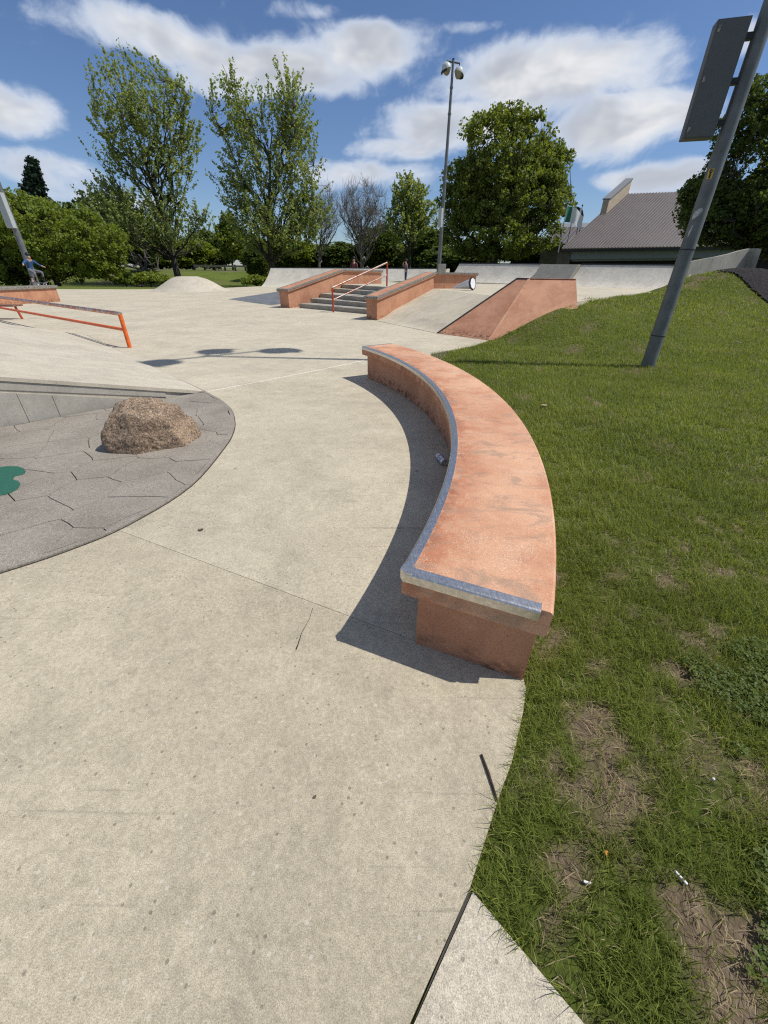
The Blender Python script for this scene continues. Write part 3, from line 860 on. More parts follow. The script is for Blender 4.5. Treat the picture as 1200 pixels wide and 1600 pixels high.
# ------------------------------------------------------------------ boulder
bl, br_ = gz(163, 692), gz(308, 668)
bc = (bl+br_)/2
bo_top = at(228, 625, bc[1]-.02)[2]
def boulder():
    bm = bmesh.new()
    bmesh.ops.create_icosphere(bm, subdivisions=6, radius=1.0)
    hw = np.hypot(*(br_-bl)[:2])/2
    ax = (br_-bl)[:2]/np.hypot(*(br_-bl)[:2])
    for vtx in bm.verts:
        p = vtx.co.normalized()
        n = mnoise.fractal(p*1.3+Vector((4.1, 2.2, .7)), 1.0, 2.0, 3)*.10
        # facets: press flat against a few planes
        r = 1.0
        for pl, dd in (((-.55, -.75, .35), .86), ((.75, -.55, .30), .84), ((.25, .2, 1), .90), ((-.9, .2, .5), .90), ((.8, .5, .5), .88), ((.1, -.95, .1), .82)):
            q = Vector(pl).normalized(); d = p.dot(q)
            if d > .2: r = min(r, dd/d)
        r = r*(1+n)+mnoise.fractal(p*9, 1.0, 2.0, 5)*.022+mnoise.noise(p*26)*.006
        vtx.co = Vector((p.x*r*hw*.98, p.y*r*hw*.82, max(-.02, p.z*r*(bo_top-bc[2])*1.08+.04)))
    o = from_bm('boulder', bm, M_granite, None, True)
    o.location = (bc[0]+.135, bc[1]-.22, bc[2]+.014); o.rotation_euler = (0, 0, math.atan2(ax[1], ax[0])-.12)
    return o
tag(boulder(), 'rough speckled brown granite boulder on the stamped paving', 'boulder')

# ------------------------------------------------------------------ upper deck, bank, stairs
D = .9
HN = gz(589, 500.3)[:2]; HB = g(677.5, 451, D)[:2]; HE = g(742, 451.0, D)[:2]      # right hubba, right face
LN = gz(452.4, 481.4)[:2]; LB = g(536, 444, D)[:2]; LE = g(596, 443.3, D)[:2]    # left hubba, right face
KA = gz(683, 521)[:2]; KB = np.array([BX, BY])
KT = 1.42
def on_plane(u, v, a, b, c):
    a = np.array(a); n = np.cross(np.array(b)-a, np.array(c)-a); d = ray(u, v); o = np.array([0, 0, CAM_H])
    return o+d*(((a-o)@n)/(d@n))
KC = g(808.5, 435, KT)
KD = on_plane(827, 435.5, (*KA, 0), (*KB, 0), KC); KE = g(900, 436.5, KD[2]); KF = on_plane(902, 473, (*KB, 0), KD, KE)
Q = [g(688, 438, D)[:2], g(760, 442, D)[:2], g(901, 447, D)[:2], g(1035, 453, D)[:2]]
q0 = np.array([4.05, 34.5]); q1 = np.array([13.6, 22.6]); qd = (q1-q0)/np.hypot(*(q1-q0)); qn = np.array([-qd[1], qd[0]])
if qn[0] < 0: qn = -qn
SL = [g(475, 475, .18), g(491.7, 466.7, .36), g(505.8, 458.7, .54), g(523, 450.8, .72), g(535, 444.2, .9)]
SR = [g(573, 483.3, .18), g(573, 473.3, .36), g(575, 464.8, .54), g(583, 455, .72), g(603, 448.3, .9)]
deck_poly = [tuple(SL[4][:2]), tuple(SR[4][:2]+np.array([.5, -.3])), tuple(HB), (KC[0]-.05, KC[1]+.05), (KD[0]+.2, KD[1]-.4), tuple(KE[:2]), tuple(KF[:2]), tuple(g(960, 462, D)[:2]), tuple(g(1033, 455, D)[:2]), tuple(q1+qn*.3), tuple(q0+qd*7.0+qn*.3), tuple(q0+qd*7.0-qn*1.0), (2.5, 29.5), (-1.0, 29.5), tuple(LE+np.array([-1.2, .8])), tuple(LB+np.array([-.2, .3]))]
deck = prism('upper_deck', deck_poly, -.1, D, M_far); kind(deck, 'structure')
kind(prism('rear_deck', [(-2.2, 29.0), (-1.0, 29.506), (2.5, 29.506), tuple(q0+qd*7.0-qn*1.0+np.array([-.004, .006])), tuple(q0+qd*6.99+qn*.3), tuple(q0+qn*.3), (3.9, 39), (-2.2, 39)], -.1, .57, M_far), 'structure')
# concrete bank beside the right hubba: profile with a transition at the foot
def bank_mesh():
    n = 14; v = []; f = []
    a0, a1 = HN+(HN-HB)*.03, KA+(KA-KC[:2])*.0
    b0, b1 = HB, KC[:2]-np.array([.03, -.03])
    for i in range(n+1):
        t = i/n
        zz = D*(sm(0, .28, np.array(t))*t if t < .28 else t)
        zz = float(max(zz, .004))
        for k in range(7):
            s = k/6
            q = (a0*(1-t)+b0*t)*(1-s)+(a1*(1-t)+b1*t)*s
            v.append((q[0], q[1], zz+.003))
    for i in range(n):
        for k in range(6): f.append((i*7+k, i*7+k+1, i*7+k+8, i*7+k+7))
    me = pydata('bank', v, f, M_far, None, True)
    return me
kind(bank_mesh(), 'structure')
stairs = empty('stairs', (float((SL[0][0]+SR[0][0])/2), float((SL[0][1]+SR[0][1])/2), 0))
tag(stairs, 'five concrete steps between the two salmon hubba walls', 'stairs')
for k in range(5):
    l, r = SL[k][:2], SR[k][:2]
    if k == 4: r = r
    e = (r-l)/np.hypot(*(r-l)); l = l-e*.35; r = r+e*(.4 if k < 3 else .75)
    bk = np.array([.52, .85])*(1.9 if k < 4 else .6)
    zt = .18*(k+1)
    prism('step', [tuple(l), tuple(r), tuple(r+bk), tuple(l+bk)], zt-.18+(.002*k) if k else -.03, zt-.001*k, M_step, stairs, .01)
world_child(stairs)

def hubba(name, label, N_, B_, E_, wd, zt):
    """wall along N-B-E (its right face); zt: top heights; the wall lies to the left"""
    root = empty(name, (*N_, 0)); tag(root, label, 'hubba wall', 'salmon walls beside the steps')
    d1 = (B_-N_)/np.hypot(*(B_-N_)); d2 = (E_-B_)/np.hypot(*(E_-B_))
    n1_, n2_ = np.array([-d1[1], d1[0]]), np.array([-d2[1], d2[0]])
    def mit(o):
        # intersection of the offset lines
        a = B_+n1_*o; b = B_+n2_*o
        A_ = np.array([[d1[0], -d2[0]], [d1[1], -d2[1]]]); s = np.linalg.solve(A_, b-a)
        return a+d1*s[0]
    def stripmesh(nm, o0, o1, zlo, zhi, e0, e1, mat, follow=True):
        """prism between offsets o0<o1; zlo/zhi per station"""
        st = []
        for i in range(3):
            if i == 0: pr = [N_-d1*e0+n1_*o0, N_-d1*e0+n1_*o1]
            elif i == 1: pr = [mit(o0), mit(o1)]
            else: pr = [E_+d2*e1+n2_*o0, E_+d2*e1+n2_*o1]
            st.append([(*pr[0], zlo[i]), (*pr[1], zlo[i]), (*pr[1], zhi[i]), (*pr[0], zhi[i])])
        v = [tuple(p) for s in st for p in s]; f = [(0, 1, 2, 3), (8, 11, 10, 9)]
        for i in range(2):
            for k in range(4): f.append((4*i+k, 4*i+(k+1) % 4, 4*i+4+(k+1) % 4, 4*i+4+k))
        return pydata(nm, v, f, mat, root)
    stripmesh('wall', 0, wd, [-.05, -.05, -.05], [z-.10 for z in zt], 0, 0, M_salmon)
    stripmesh('cap', -.065, wd+.065, [z-.12 for z in zt], [z-.006 for z in zt], .07, .05, M_salmon)
    stripmesh('steel_edge', -.078, .0, [z-.075 for z in zt], [z for z in zt], .08, .06, M_oldsteel)
    stripmesh('steel_edge', wd+.0, wd+.078, [z-.075 for z in zt], [z for z in zt], .08, .06, M_oldsteel)
    # front edge plate
    a = N_-d1*.085; q = [a+n1_*-.07, a+n1_*(wd+.07), a+d1*.07+n1_*(wd+.07), a+d1*.07+n1_*-.07]
    zz = zt[0]+.002; sl_ = (zt[1]-zt[0])/np.hypot(*(B_-N_))
    prism('steel_edge', [tuple(p) for p in q], [zz-.08]*4, [zz-.006, zz-.006, zz+sl_*.15-.006, zz+sl_*.15-.006], M_oldsteel, root)
    return world_child(root)
ztR = [at(590, 464, HN[1])[2]+.01, at(681.7, 425.3, HB[1])[2], at(743.3, 426.3, HE[1])[2]]
ztL = [at(450, 451.4, LN[1])[2]-.01, at(537, 420.6, LB[1])[2], at(600, 422.3, LE[1])[2]]
hubba('hubba_wall', 'salmon hubba wall to the right of the steps, white cone beside its end', HN, HB, HE, .46, ztR)
hubba('hubba_wall', 'salmon hubba wall to the left of the steps, by the slate grey paving', LN, LB, LE, .55, ztL)

# stair rail
sr = empty('stair_rail', (*gz(521, 488)[:2], 0)); tag(sr, 'straight orange handrail with silver top running down the steps', 'rail')
b1_ = gz(521, 488); t1_ = at(519.5, 450.5, b1_[1]); b2_ = g(604.5, 447.5, D); t2_ = at(606, 411, b2_[1])
t1_[:2] = b1_[:2]; t2_[:2] = b2_[:2]
tube('post', [b1_-np.array([0, 0, .02]), t1_], .038, M_redorange, sr)
tube('post', [b2_-np.array([0, 0, .02]), t2_], .038, M_redorange, sr)
tube('top_bar', [t1_+np.array([0, 0, .02]), t2_+np.array([0, 0, .02])], .036, M_railtop, sr)
mA = b1_*.45+t1_*.55; mB = b2_*.45+t2_*.55
mA = b1_+(t1_-b1_)*.52; mB = b2_+(t2_-b2_)*.5
tube('lower_bar', [mA, mB], .028, M_railtop, sr)
world_child(sr)

# left flat rail
lr = empty('flat_rail', (*gz(203, 543)[:2], 0)); tag(lr, 'low orange flat rail with scraped steel top bar behind the wedge ramp', 'rail')
b1_ = gz(203, 543); t1_ = b1_.copy(); t1_[2] = .70; far_ = g(0, 464.5, .70); dd = (far_-t1_)/np.linalg.norm(far_-t1_)
for s in (0, 11.5):
    q = b1_+dd*s; q[2] = 0
    tube('post', [q-np.array([0, 0, .02]), q+np.array([0, 0, .69])], .045, M_orange, lr)
tube('top_bar', [t1_-dd*.03, t1_+dd*14], .042, M_railtop, lr)
m1 = t1_.copy(); m1[2] = .375
tube('lower_bar', [m1, m1+dd*14], .034, M_orange, lr)
world_child(lr)

# ------------------------------------------------------------------ salmon kicker bank
kk = empty('kicker_ramp', (*KB, 0)); tag(kk, 'tall salmon concrete kicker ramp at the edge of the lawn', 'ramp')
KF0 = KF.copy(); KF = KF+(KF-KE)*1.3; fz = KF[2]
kb = [(*KA, 0.004), (*KB, 0.004), tuple(KC), tuple(KD), tuple(KE), (KF[0], KF[1], fz), (KA[0], KA[1], -.15), (KB[0], KB[1], -.25), (KC[0]+.1, KC[1]+.2, -.1), (KE[0]+.05, KE[1]+.35, -.1), (KD[0]+.1, KD[1]+.6, KD[2]), (KE[0]+.1, KE[1]+.6, KE[2])]
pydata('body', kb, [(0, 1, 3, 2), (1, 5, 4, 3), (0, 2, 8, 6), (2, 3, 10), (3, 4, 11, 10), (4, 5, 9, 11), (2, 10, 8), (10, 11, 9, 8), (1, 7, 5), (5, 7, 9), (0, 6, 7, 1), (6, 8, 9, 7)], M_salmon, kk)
def edge_bar(name, a, b, wd, mat, parent, lift=.006):
    a = np.array(a); b = np.array(b); bm = bmesh.new()
    d = Vector(b-a); L = d.length; rot = d.to_track_quat('X', 'Z').to_matrix()
    box_bm(bm, (a+b)/2+np.array([0, 0, lift]), (L, wd, .02), rot, .004)
    return from_bm(name, bm, mat, parent)
edge_bar('steel_edge', (*KA, .004), KC, .07, M_darkmetal, kk)
edge_bar('steel_edge', KC, KD, .06, M_darkmetal, kk)
edge_bar('ridge', (*KB, .004), KD, .06, M_salmon_top, kk)
edge_bar('ridge', KD, KE, .06, M_salmon_top, kk)
world_child(kk)

# ------------------------------------------------------------------ quarter pipes along the back of the deck
def quarter(name, label, a, b, base, tops, run, mat, nseg=12, flat=False, endface=True, lipmat=None):
    root = empty(name, (*a, 0)); tag(root, label, 'quarter pipe' if not flat else 'bank')
    d = (b-a)/np.hypot(*(b-a)); n = np.array([-d[1], d[0]])
    if n@np.array([.4, 1.0]) < 0: n = -n
    prof = []
    for i in range(nseg+1):
        t = i/nseg
        if flat: prof.append((t*run, t))
        else:
            prof.append((t*run, .48*t+.52*t**2.0))
    v = []; f = []; m = len(prof)+3; K = 8
    for k in range(K+1):
        s = k/K; q = a*(1-s)+b*s; h = tops[0]*(1-s)+tops[1]*s-base
        for (o, zz) in prof: v.append((*(q+n*o), base+zz*h+.004))
        v.append((*(q+n*(run+.9)), base+h+.003)); v.append((*(q+n*(run+.9)), base-.9)); v.append((*q, base-.9))
    for k in range(K):
        for i in range(m): f.append((k*m+i, k*m+(i+1) % m, (k+1)*m+(i+1) % m, (k+1)*m+i))
    f += [tuple(range(m)), tuple(K*m+i for i in range(m))]
    o = pydata('body', v, f, mat, root, True); o.data.set_sharp_from_angle(angle=R_(35))
    if not flat:
        A = np.array([*(a+n*run), tops[0]+.012]); B = np.array([*(b+n*run), tops[1]+.012])
        tube('coping', [A, B], .03, M_darkmetal, root, 8)
    return world_child(root)
L_ = np.hypot(*(q1-q0))
def qat(u):                               # point of the base line seen at column u
    d = ray(u, 445)[:2]; A_ = np.array([[d[0], -qd[0]], [d[1], -qd[1]]]); s = np.linalg.solve(A_, q0); return q0+qd*s[1]
def qtop(u, y, run=1.25):
    p = qat(u); return at(u, y, (p+qn*run)[1])[2]
za, zb = qtop(700, 411.5), qtop(1060, 414.5)
zl = lambda p: za+(zb-za)*np.hypot(*(p-q0))/L_
P_ = [qat(u) for u in (697, 722, 826, 884, 1062)]
quarter('quarter_pipe', 'short bright speckled end of the quarter pipe beside the lamp post', P_[0], P_[1]-qd*.02, D, (zl(P_[0]), zl(P_[1])), 1.25, M_qp)
quarter('quarter_pipe', 'concrete quarter pipe behind the white cone and the kicker', P_[1], P_[2]-qd*.02, D, (zl(P_[1]), zl(P_[2])), 1.25, M_qp)
quarter('sloped_bank', 'flat grey sloped bank between two quarter pipes', P_[2], P_[3]-qd*.02, D, (zl(P_[2]), zl(P_[3])), .9, M_qpgrey, 2, True)
quarter('quarter_pipe', 'concrete quarter pipe behind the tall grey pole in front of the building', P_[3], P_[4], D, (zl(P_[3]), zl(P_[4])), 1.25, M_qp)
eb = box('end_block', (P_[0][0]-.35, P_[0][1]+.45, D+.5), (.5, .7, zl(P_[0])-D+.06), M_wall)
eb.location.z = 0
tag(eb, 'square grey concrete end block left of the quarter pipe', 'block')
# long quarter pipe at the back left
lq0 = g(408, 447.5, 0)[:2]; lq1 = np.array([4.6, 39.5])
quarter('quarter_pipe', 'long shaded concrete quarter pipe behind the left hubba wall', lq0, lq1, 0.0, (at(434, 418.5, lq0[1]+2)[2], at(672, 419.5, lq1[1]+2)[2]), 2.0, M_qp)
# slate grey paving left of the left hubba
sl_poly = [tuple(g(*q)[:2]) for q in ((357, 467.5), (442, 454.5), (452, 466), (447, 474), (425, 477), (400, 474))]
so_ = prism('slate_paving', sl_poly, -.01, .006, M_slate); kind(so_, 'structure')
# hump
hc = g(287, 455.5)
def hump():
    n = 40; mm = 14; v = [(0, 0, 1.0)]; f = []
    W = abs(g(350, 455)[0]-g(225, 453)[0])/2; Hh = at(287, 432.5, hc[1])[2]
    for j in range(1, mm+1):
        t = j/mm
        z = .5+.5*math.cos(math.pi*min(1, max(0, (t-.22)/.78))) if t > .22 else 1.0
        for i in range(n):
            a = 2*math.pi*i/n; v.append((math.cos(a)*t, math.sin(a)*t, z))
    v = [(x*W, y*W*.8, z*Hh*(1-.06*(x > .2))+.004) for x, y, z in v]
    for i in range(n): f.append((0, 1+i, 1+(i+1) % n))
    for j in range(mm-1):
        for i in range(n):
            a = 1+j*n+i; b = 1+j*n+(i+1) % n; f.append((a, a+n, b+n, b))
    o = pydata('skate_hump', v, f, M_ramp, None, True); o.location = (hc[0], hc[1]+1.5, 0); return o
tag(hump(), 'smooth pale concrete hump at the far edge of the plaza', 'hump')

# ------------------------------------------------------------------ lamp posts
def mpp(u, v, Y): return float(np.linalg.norm(at(u+1, v, Y)-at(u, v, Y)))
def lamp_head(parent, c, r, azm, k=1.0):
    """wide shade with a bowl lens and a visor; azm: aim direction of the visor"""
    ca, sa = math.cos(azm), math.sin(azm)
    Mh = Matrix.Translation(Vector(tuple(map(float, c)))) @ Matrix.Rotation(azm, 4, 'Z') @ Matrix.Rotation(R_(18), 4, 'Y')
    sh = lathe('lamp_shade', [(.0005, r*1.05), (r*.45, r*.98), (r*.78, r*.72), (r*.96, r*.35), (r, 0), (r*.97, -.02*r)], 18, M_shade, parent, True, Mh)
    lathe('lens', [(r*.93, -.03*r), (r*.8, -.30*r), (r*.5, -.72*r), (r*.2, -.93*r), (.0005, -.97*r)], 18, M_lens, parent, True, Mh)
    v = []; f = []
    for i in range(9):
        a = R_(-65+130*i/8)
        for (rr, z) in ((r*.98, .03*r), (r*1.2, -.12*r), (r*1.22, -.42*r), (r*1.18, -.42*r), (r*.97, -.05*r)):
            v.append(tuple(Mh @ Vector((rr*math.cos(a), rr*math.sin(a), z))))
    for i in range(8):
        for q in range(5): f.append((i*5+q, i*5+(q+1) % 5, i*5+5+(q+1) % 5, i*5+5+q))
    f += [(0, 1, 2, 3, 4), tuple(40+q for q in range(5))]
    pydata('visor', v, f, M_darkmetal, parent)
def lamp_post(label, base, h, r0, r1, heads, box_z=None, box_dir=None, box_s=(.3, .2, .9), boxmat=None, collars=()):
    root = empty('lamp_post', base); tag(root, label, 'lamp post', 'tall flood light posts')
    x, y, z = map(float, base)
    n = 14
    tube('pole', [(x, y, z-.1+(h+.1)*i/n) for i in range(n+1)], [r0+(r1-r0)*i/n for i in range(n+1)], M_galv, root, 20)
    for zc in collars:
        rr = r0+(r1-r0)*zc/h
        lathe('collar', [(rr+.002, -.05), (rr*1.25+.006, -.045), (rr*1.25+.006, .045), (rr+.002, .05)], 16, M_galv, root, True, Matrix.Translation((x, y, z+zc)))
    for (dx, dy, dz, hr) in heads:
        e = np.array([x+dx, y+dy, z+h-.12])
        tube('arm', [(x, y, z+h-.12), tuple(e), (e[0], e[1], e[2]+min(dz, -.05))], [.05, .05, .045], M_darkmetal, root, 8)
        lamp_head(root, (e[0], e[1], z+h-.12+dz-hr*1.0), hr, math.atan2(dy, dx))
    lathe('cap', [(r1+.003, -.02), (r1+.003, .04), (.0005, .07)], 12, M_darkmetal, root, True, Matrix.Translation((x, y, z+h)))
    if box_z is not None:
        d = np.array(box_dir)/np.hypot(*box_dir); rot = Matrix.Rotation(math.atan2(d[1], d[0]), 3, 'Z')
        zc, off = box_z
        bx = np.array([x, y])+d*off
        bo = box('control_box', (bx[0], bx[1], z+zc), box_s, boxmat or M_box, root, rot, .012)
        for s in (-.32, 0, .32):
            cpt = np.array([x, y])+d*(off-box_s[0]/2)*.5
            box('bracket', (bx[0]-d[0]*(box_s[0]/2+.03), bx[1]-d[1]*(box_s[0]/2+.03), z+zc+s*box_s[2]), (.10, .10, .05), M_darkmetal, root, rot, .006)
    return root
pb = gz(1012, 572)
rp = .5*np.linalg.norm(pb-np.array([0, 0, CAM_H]))*float(np.arccos(np.clip(ray(1000, 572)@ray(1024, 572)/np.linalg.norm(ray(1000, 572))/np.linalg.norm(ray(1024, 572)), -1, 1)))*.96
zb0 = at(1135, 216, pb[1])[2]; zb1 = at(1196, 26, pb[1])[2]
vd = np.array([pb[0], pb[1]])/np.hypot(pb[0], pb[1]); pl = np.array([-vd[1], vd[0]])
LPH = 13.2
post = lamp_post('tall grey steel lamp post rising from the lawn, stickers and a box', (pb[0], pb[1], 0), LPH, rp, rp*.42,
          [(-.95, -.70, -.1, .36), (.95, .75, -.1, .36), (-.35, .55, -.1, .36)])
# its control box with latches, handhole cover and stickers
bdir = pl*.96-vd*.28; bdir /= np.hypot(*bdir); brot = Matrix.Rotation(math.atan2(bdir[1], bdir[0]), 3, 'Z')
boff = rp+.07+.21
bcx = pb[:2]+bdir*boff
BW, BD_, BH = .42, .21, zb1-zb0
cbx = box('control_box', (bcx[0], bcx[1], (zb0+zb1)/2), (BW, BD_, BH), M_box, post, brot, .012)
fdir = np.array([bdir[1], -bdir[0]])
if fdir@(-vd) < 0: fdir = -fdir
for s in (-.42, .02, .42):
    q = bcx+fdir*(BD_/2+.008)+bdir*(BW/2-.045)
    box('latch', (q[0], q[1], (zb0+zb1)/2+s*BH), (.035, .02, .07), M_oldsteel, post, brot, .004)
q = bcx+fdir*(BD_/2+.002)
box('door', (q[0], q[1], (zb0+zb1)/2), (BW-.03, .012, BH-.03), M_box, post, brot, .004)
for s in (-.36, .0, .36):
    q = pb[:2]+bdir*(rp+.03)
    box('bracket', (q[0], q[1], (zb0+zb1)/2+s*BH), (.12, .10, .07), M_darkmetal, post, brot, .006)
def pole_patch(name, zlo, zhi, half_ang, cols, mat, phi0, lift=.002):
    """patch wrapped on the pole; cols: (a in -1..1, bottom, top in 0..1) from left to right"""
    v = []; f = []
    for (a, t0, t1) in cols:
        for lay, t in ((lift, t0), (lift, t1), (-.004, t1), (-.004, t0)):
            zz = zlo+(zhi-zlo)*t; rr = rp+(rp*.42-rp)*zz/LPH+lay; ph = phi0+a*half_ang
            v.append((pb[0]+rr*math.cos(ph), pb[1]+rr*math.sin(ph), zz))
    K = len(cols)
    for i in range(K-1):
        for k in range(4): f.append((4*i+k, 4*i+(k+1) % 4, 4*i+4+(k+1) % 4, 4*i+4+k))
    f += [(0, 1, 2, 3), tuple(4*(K-1)+k for k in range(4))]
    return pydata(name, v, f, mat, post)
phi = math.atan2(-vd[1], -vd[0])
grid_ol = lambda n: [(-1+2*i/n, 0, 1) for i in range(n+1)]
zp = lambda u, v: at(u, v, pb[1])[2]
M_yel = plain('yellow_sticker', (0.62, 0.40, 0.06), .5)
M_blk = plain('black_print', (0.015, 0.014, 0.012), .5)
M_wht = plain('torn_white_sticker', (0.50, 0.50, 0.50), .7, 0, .35, 30)
zs0, zs1 = zp(1108, 281), zp(1113, 265)
pole_patch('yellow_sticker', zs0, zs1, .36, grid_ol(5), M_yel, phi-.35, .003)
for c0 in ([(-.25, .08, .45), (.0, .05, .55), (.25, .08, .5), (.4, .1, .2)], [(-.6, .72, .95), (-.35, .6, .95), (-.1, .45, .75), (.1, .45, .62)], [(.1, .45, .62), (.35, .55, .8), (.6, .7, .92), (.75, .8, .9)], [(-.12, .80, .93), (.05, .76, .97), (.2, .8, .93)]):
    pole_patch('sticker_figure', zs0, zs1, .34, c0, M_blk, phi-.35, .0052)
pole_patch('torn_sticker', zp(1090, 344), zp(1096, 326), .55, [(-1, .1, .5), (-.7, .0, .7), (-.3, .1, .8), (.1, .25, .95), (.5, .35, 1), (.8, .6, .95), (1, .7, .85)], M_wht, phi-.3, .003)
pole_patch('torn_sticker', zp(1082, 372), zp(1086, 352), .16, [(-.8, .3, .45), (-.3, 0, .6), (.2, .2, .9), (.7, .5, 1), (1, .8, .95)], M_wht, phi-.45, .003)
pole_patch('handhole_cover', .02, zp(1017, 551), .42, grid_ol(5), M_galv, phi+.25, .005)
pole_patch('handhole_oval', zp(1128, 240), zp(1134, 205), .55, [(math.cos(a), .5-.5*math.sin(a), .5+.5*math.sin(a)) for a in np.linspace(math.pi-.15, .15, 10)], M_galv, phi+.25, .006)
for vv, uu in ((524, 1028), (390, 1075)):
    zc = zp(uu, vv); rr = rp+(rp*.42-rp)*zc/LPH
    lathe('band', [(rr+.001, -.008), (rr+.006, -.006), (rr+.006, .006), (rr+.001, .008)], 24, M_darkmetal, post, True, Matrix.Translation((pb[0], pb[1], zc)))
world_child(post)

YC = 38.0
ct = at(709.5, 93, YC); cbz = .4
hm = mpp(700, 100, YC)
world_child(lamp_post('slim lamp post with two round heads beside the maple tree', (ct[0]-.05, YC, cbz), ct[2]-cbz, .17, .075, [(-10*hm, -.15, -.05, 7.6*hm), (10.5*hm, .15, -.15, 7.4*hm)],
          (at(690, 341, YC)[2]-cbz, .30), (-.6, -1), (.34, .26, 24*mpp(690, 341, YC)), M_boxlit, (4.6, at(700, 178, YC)[2]-cbz, at(705, 137, YC)[2]-cbz)))
YL = 26.0
lb_ = at(56, 441, YL); lz = float(terrain_z(lb_[0], YL))
world_child(lamp_post('lamp post with pale box behind the salmon ledge at the left edge', (lb_[0], YL, lz), 13.0, .17, .07, [(-.8, .2, -.1, .34), (.8, -.2, -.1, .34)],
          (at(25, 330, YL)[2]-lz, .16), (-.2, -1), (.22, .42, 44*mpp(25, 330, YL)), M_boxlit))

# ------------------------------------------------------------------ white cone tipped over at the hubba end
cn = g(737, 453.8, D)
cone = empty('traffic_cone', (cn[0], cn[1], D)); tag(cone, 'white traffic cone lying on its side at the hubba end', 'cone')
M_cone = plain('white_cone', (0.72, 0.72, 0.72), .5); M_rub = plain('black_rubber', (0.02, 0.02, 0.02), .7)
rb = 9.5*mpp(736, 445, cn[1])
Mc = Matrix.Translation((cn[0], cn[1]-.0, D+rb+.004)) @ Matrix.Rotation(R_(-140), 4, 'Z') @ Matrix.Rotation(R_(90), 4, 'Y') @ Matrix.Rotation(R_(-11), 4, 'Y')
Mc = Matrix.Translation((cn[0], cn[1], D+rb)) @ Matrix.Rotation(R_(140), 4, 'Z') @ Matrix.Rotation(R_(101), 4, 'Y')
lathe('cone_body', [(rb*.80, .02), (rb*.74, .06), (.045, .86), (.03, .88), (.0005, .88)], 20, M_cone, cone, True, Mc)
lathe('base_plate', [(.0005, .03), (rb, .03), (rb*1.02, .0), (rb*.96, -.03), (rb*.82, -.03)], 8, M_rub, cone, False, Mc)
lathe('inner_face', [(rb*.82, -.028), (.0005, -.02)], 20, M_cone, cone, False, Mc)
world_child(cone)

# ------------------------------------------------------------------ salmon ledge + bench at the far left
fl = gz(95, 471); ll = gz(0, 478)
led = empty('straight_ledge', (fl[0], fl[1], 0)); tag(led, 'straight salmon ledge with grey cap at the left edge of the plaza', 'ledge')
lh = at(93, 446, fl[1])[2]
e = (ll-fl)[:2]; e /= np.hypot(*e); nn = np.array([-e[1], e[0]])
if nn[1] < 0: nn = -nn
def pl4(o0, o1, s0, s1): return [tuple(fl[:2]+e*s0+nn*o0), tuple(fl[:2]+e*s1+nn*o0), tuple(fl[:2]+e*s1+nn*o1), tuple(fl[:2]+e*s0+nn*o1)]
prism('base', pl4(0, .8, 0, 9), -.03, lh-.11, M_salmon, led)
prism('cap', pl4(-.07, .87, -.08, 9.05), lh-.12, lh, M_oldsteel, led, .008)
world_child(led)
M_wood = plain('brown_wood', (0.20, 0.105, 0.07), .75, 0, .3, 14)
bs = g(22, 478, .42)
bnc = empty('low_bench', (bs[0]-.6, bs[1], 0)); tag(bnc, 'brown low bench at the left edge behind the orange rail', 'bench')
for k in range(3): box('plank', (bs[0]-1.0, bs[1]+.02+k*.15, .42), (2.0, .13, .045), M_wood, bnc, None, .006)
for xo in (-.12, -1.85):
    tube('leg', [(bs[0]+xo+.08, bs[1]+.17, -.01), (bs[0]+xo, bs[1]+.17, .40)], .035, M_redorange, bnc)
world_child(bnc)

# ------------------------------------------------------------------ curved wall on the mound
cw_ = empty('curved_wall', tuple(at(1140, 418, 23.5))); tag(cw_, 'curved concrete wall rising to the right on the grass mound', 'wall')
st = [(1080, 408.5, 414.5, 22.6), (1100, 404.5, 417.0, 22.8), (1120, 401, 418.8, 23.0), (1140, 396.5, 419.5, 23.2), (1158, 391.2, 420.3, 23.4), (1172, 388.3, 421.0, 23.5), (1183, 388.0, 422.0, 23.3), (1190, 388.8, 423, 22.9)]
v = []; f = []
for (u, vt, vb, Y) in st:
    p = at(u, vt, Y); q = at(u-(8 if u > 1180 else 0), vb, Y)
    v += [(q[0], Y, q[2]-.8), (p[0], Y, p[2]), (p[0]+.05, Y+.28, p[2]), (q[0]+.05, Y+.5, q[2]-.8)]
for i in range(len(st)-1):
    for k in range(4): f.append((4*i+k, 4*i+(k+1) % 4, 4*i+4+(k+1) % 4, 4*i+4+k))
f += [(0, 1, 2, 3), tuple(4*(len(st)-1)+k for k in range(4))]
o = pydata('wall_body', v, f, M_wall, cw_, True); o.data.set_sharp_from_angle(angle=R_(35))
world_child(cw_)
# mulch bed draped on the slope
def hit_terrain(u, v):
    d = ray(u, v); d = d/np.linalg.norm(d); t = .5
    while t < 90:
        p = np.array([0, 0, CAM_H])+d*t
        if p[2] < float(terrain_z(p[0], p[1])): return p
        t += .03
    return p
mpoly = [(14.2, 19.9), (15.0, 20.6), (17.5, 22.4), (24, 23), (27, 18), (22, 9), (13.8, 8.5)]
def inpoly(x, y, P):
    r = np.zeros(np.shape(x), bool); n = len(P)
    for i in range(n):
        (x0, y0), (x1, y1) = P[i], P[(i+1) % n]
        if y0 == y1: continue
        c = ((y0 > y) != (y1 > y)) & (x < (x1-x0)*(y-y0)/(y1-y0)+x0); r ^= c
    return r
m0, m1_, m2 = hit_terrain(1146, 429), hit_terrain(1168, 449), hit_terrain(1205, 478)
mpoly = [tuple(m0[:2]), tuple(m1_[:2]), tuple(m2[:2]), (m2[0]+1.2, m2[1]-1.6), (26, 8), (28, 24), (20, 24.5), (m0[0]+2.2, m0[1]+2.4), (m0[0]-.1, m0[1]+1.2)]
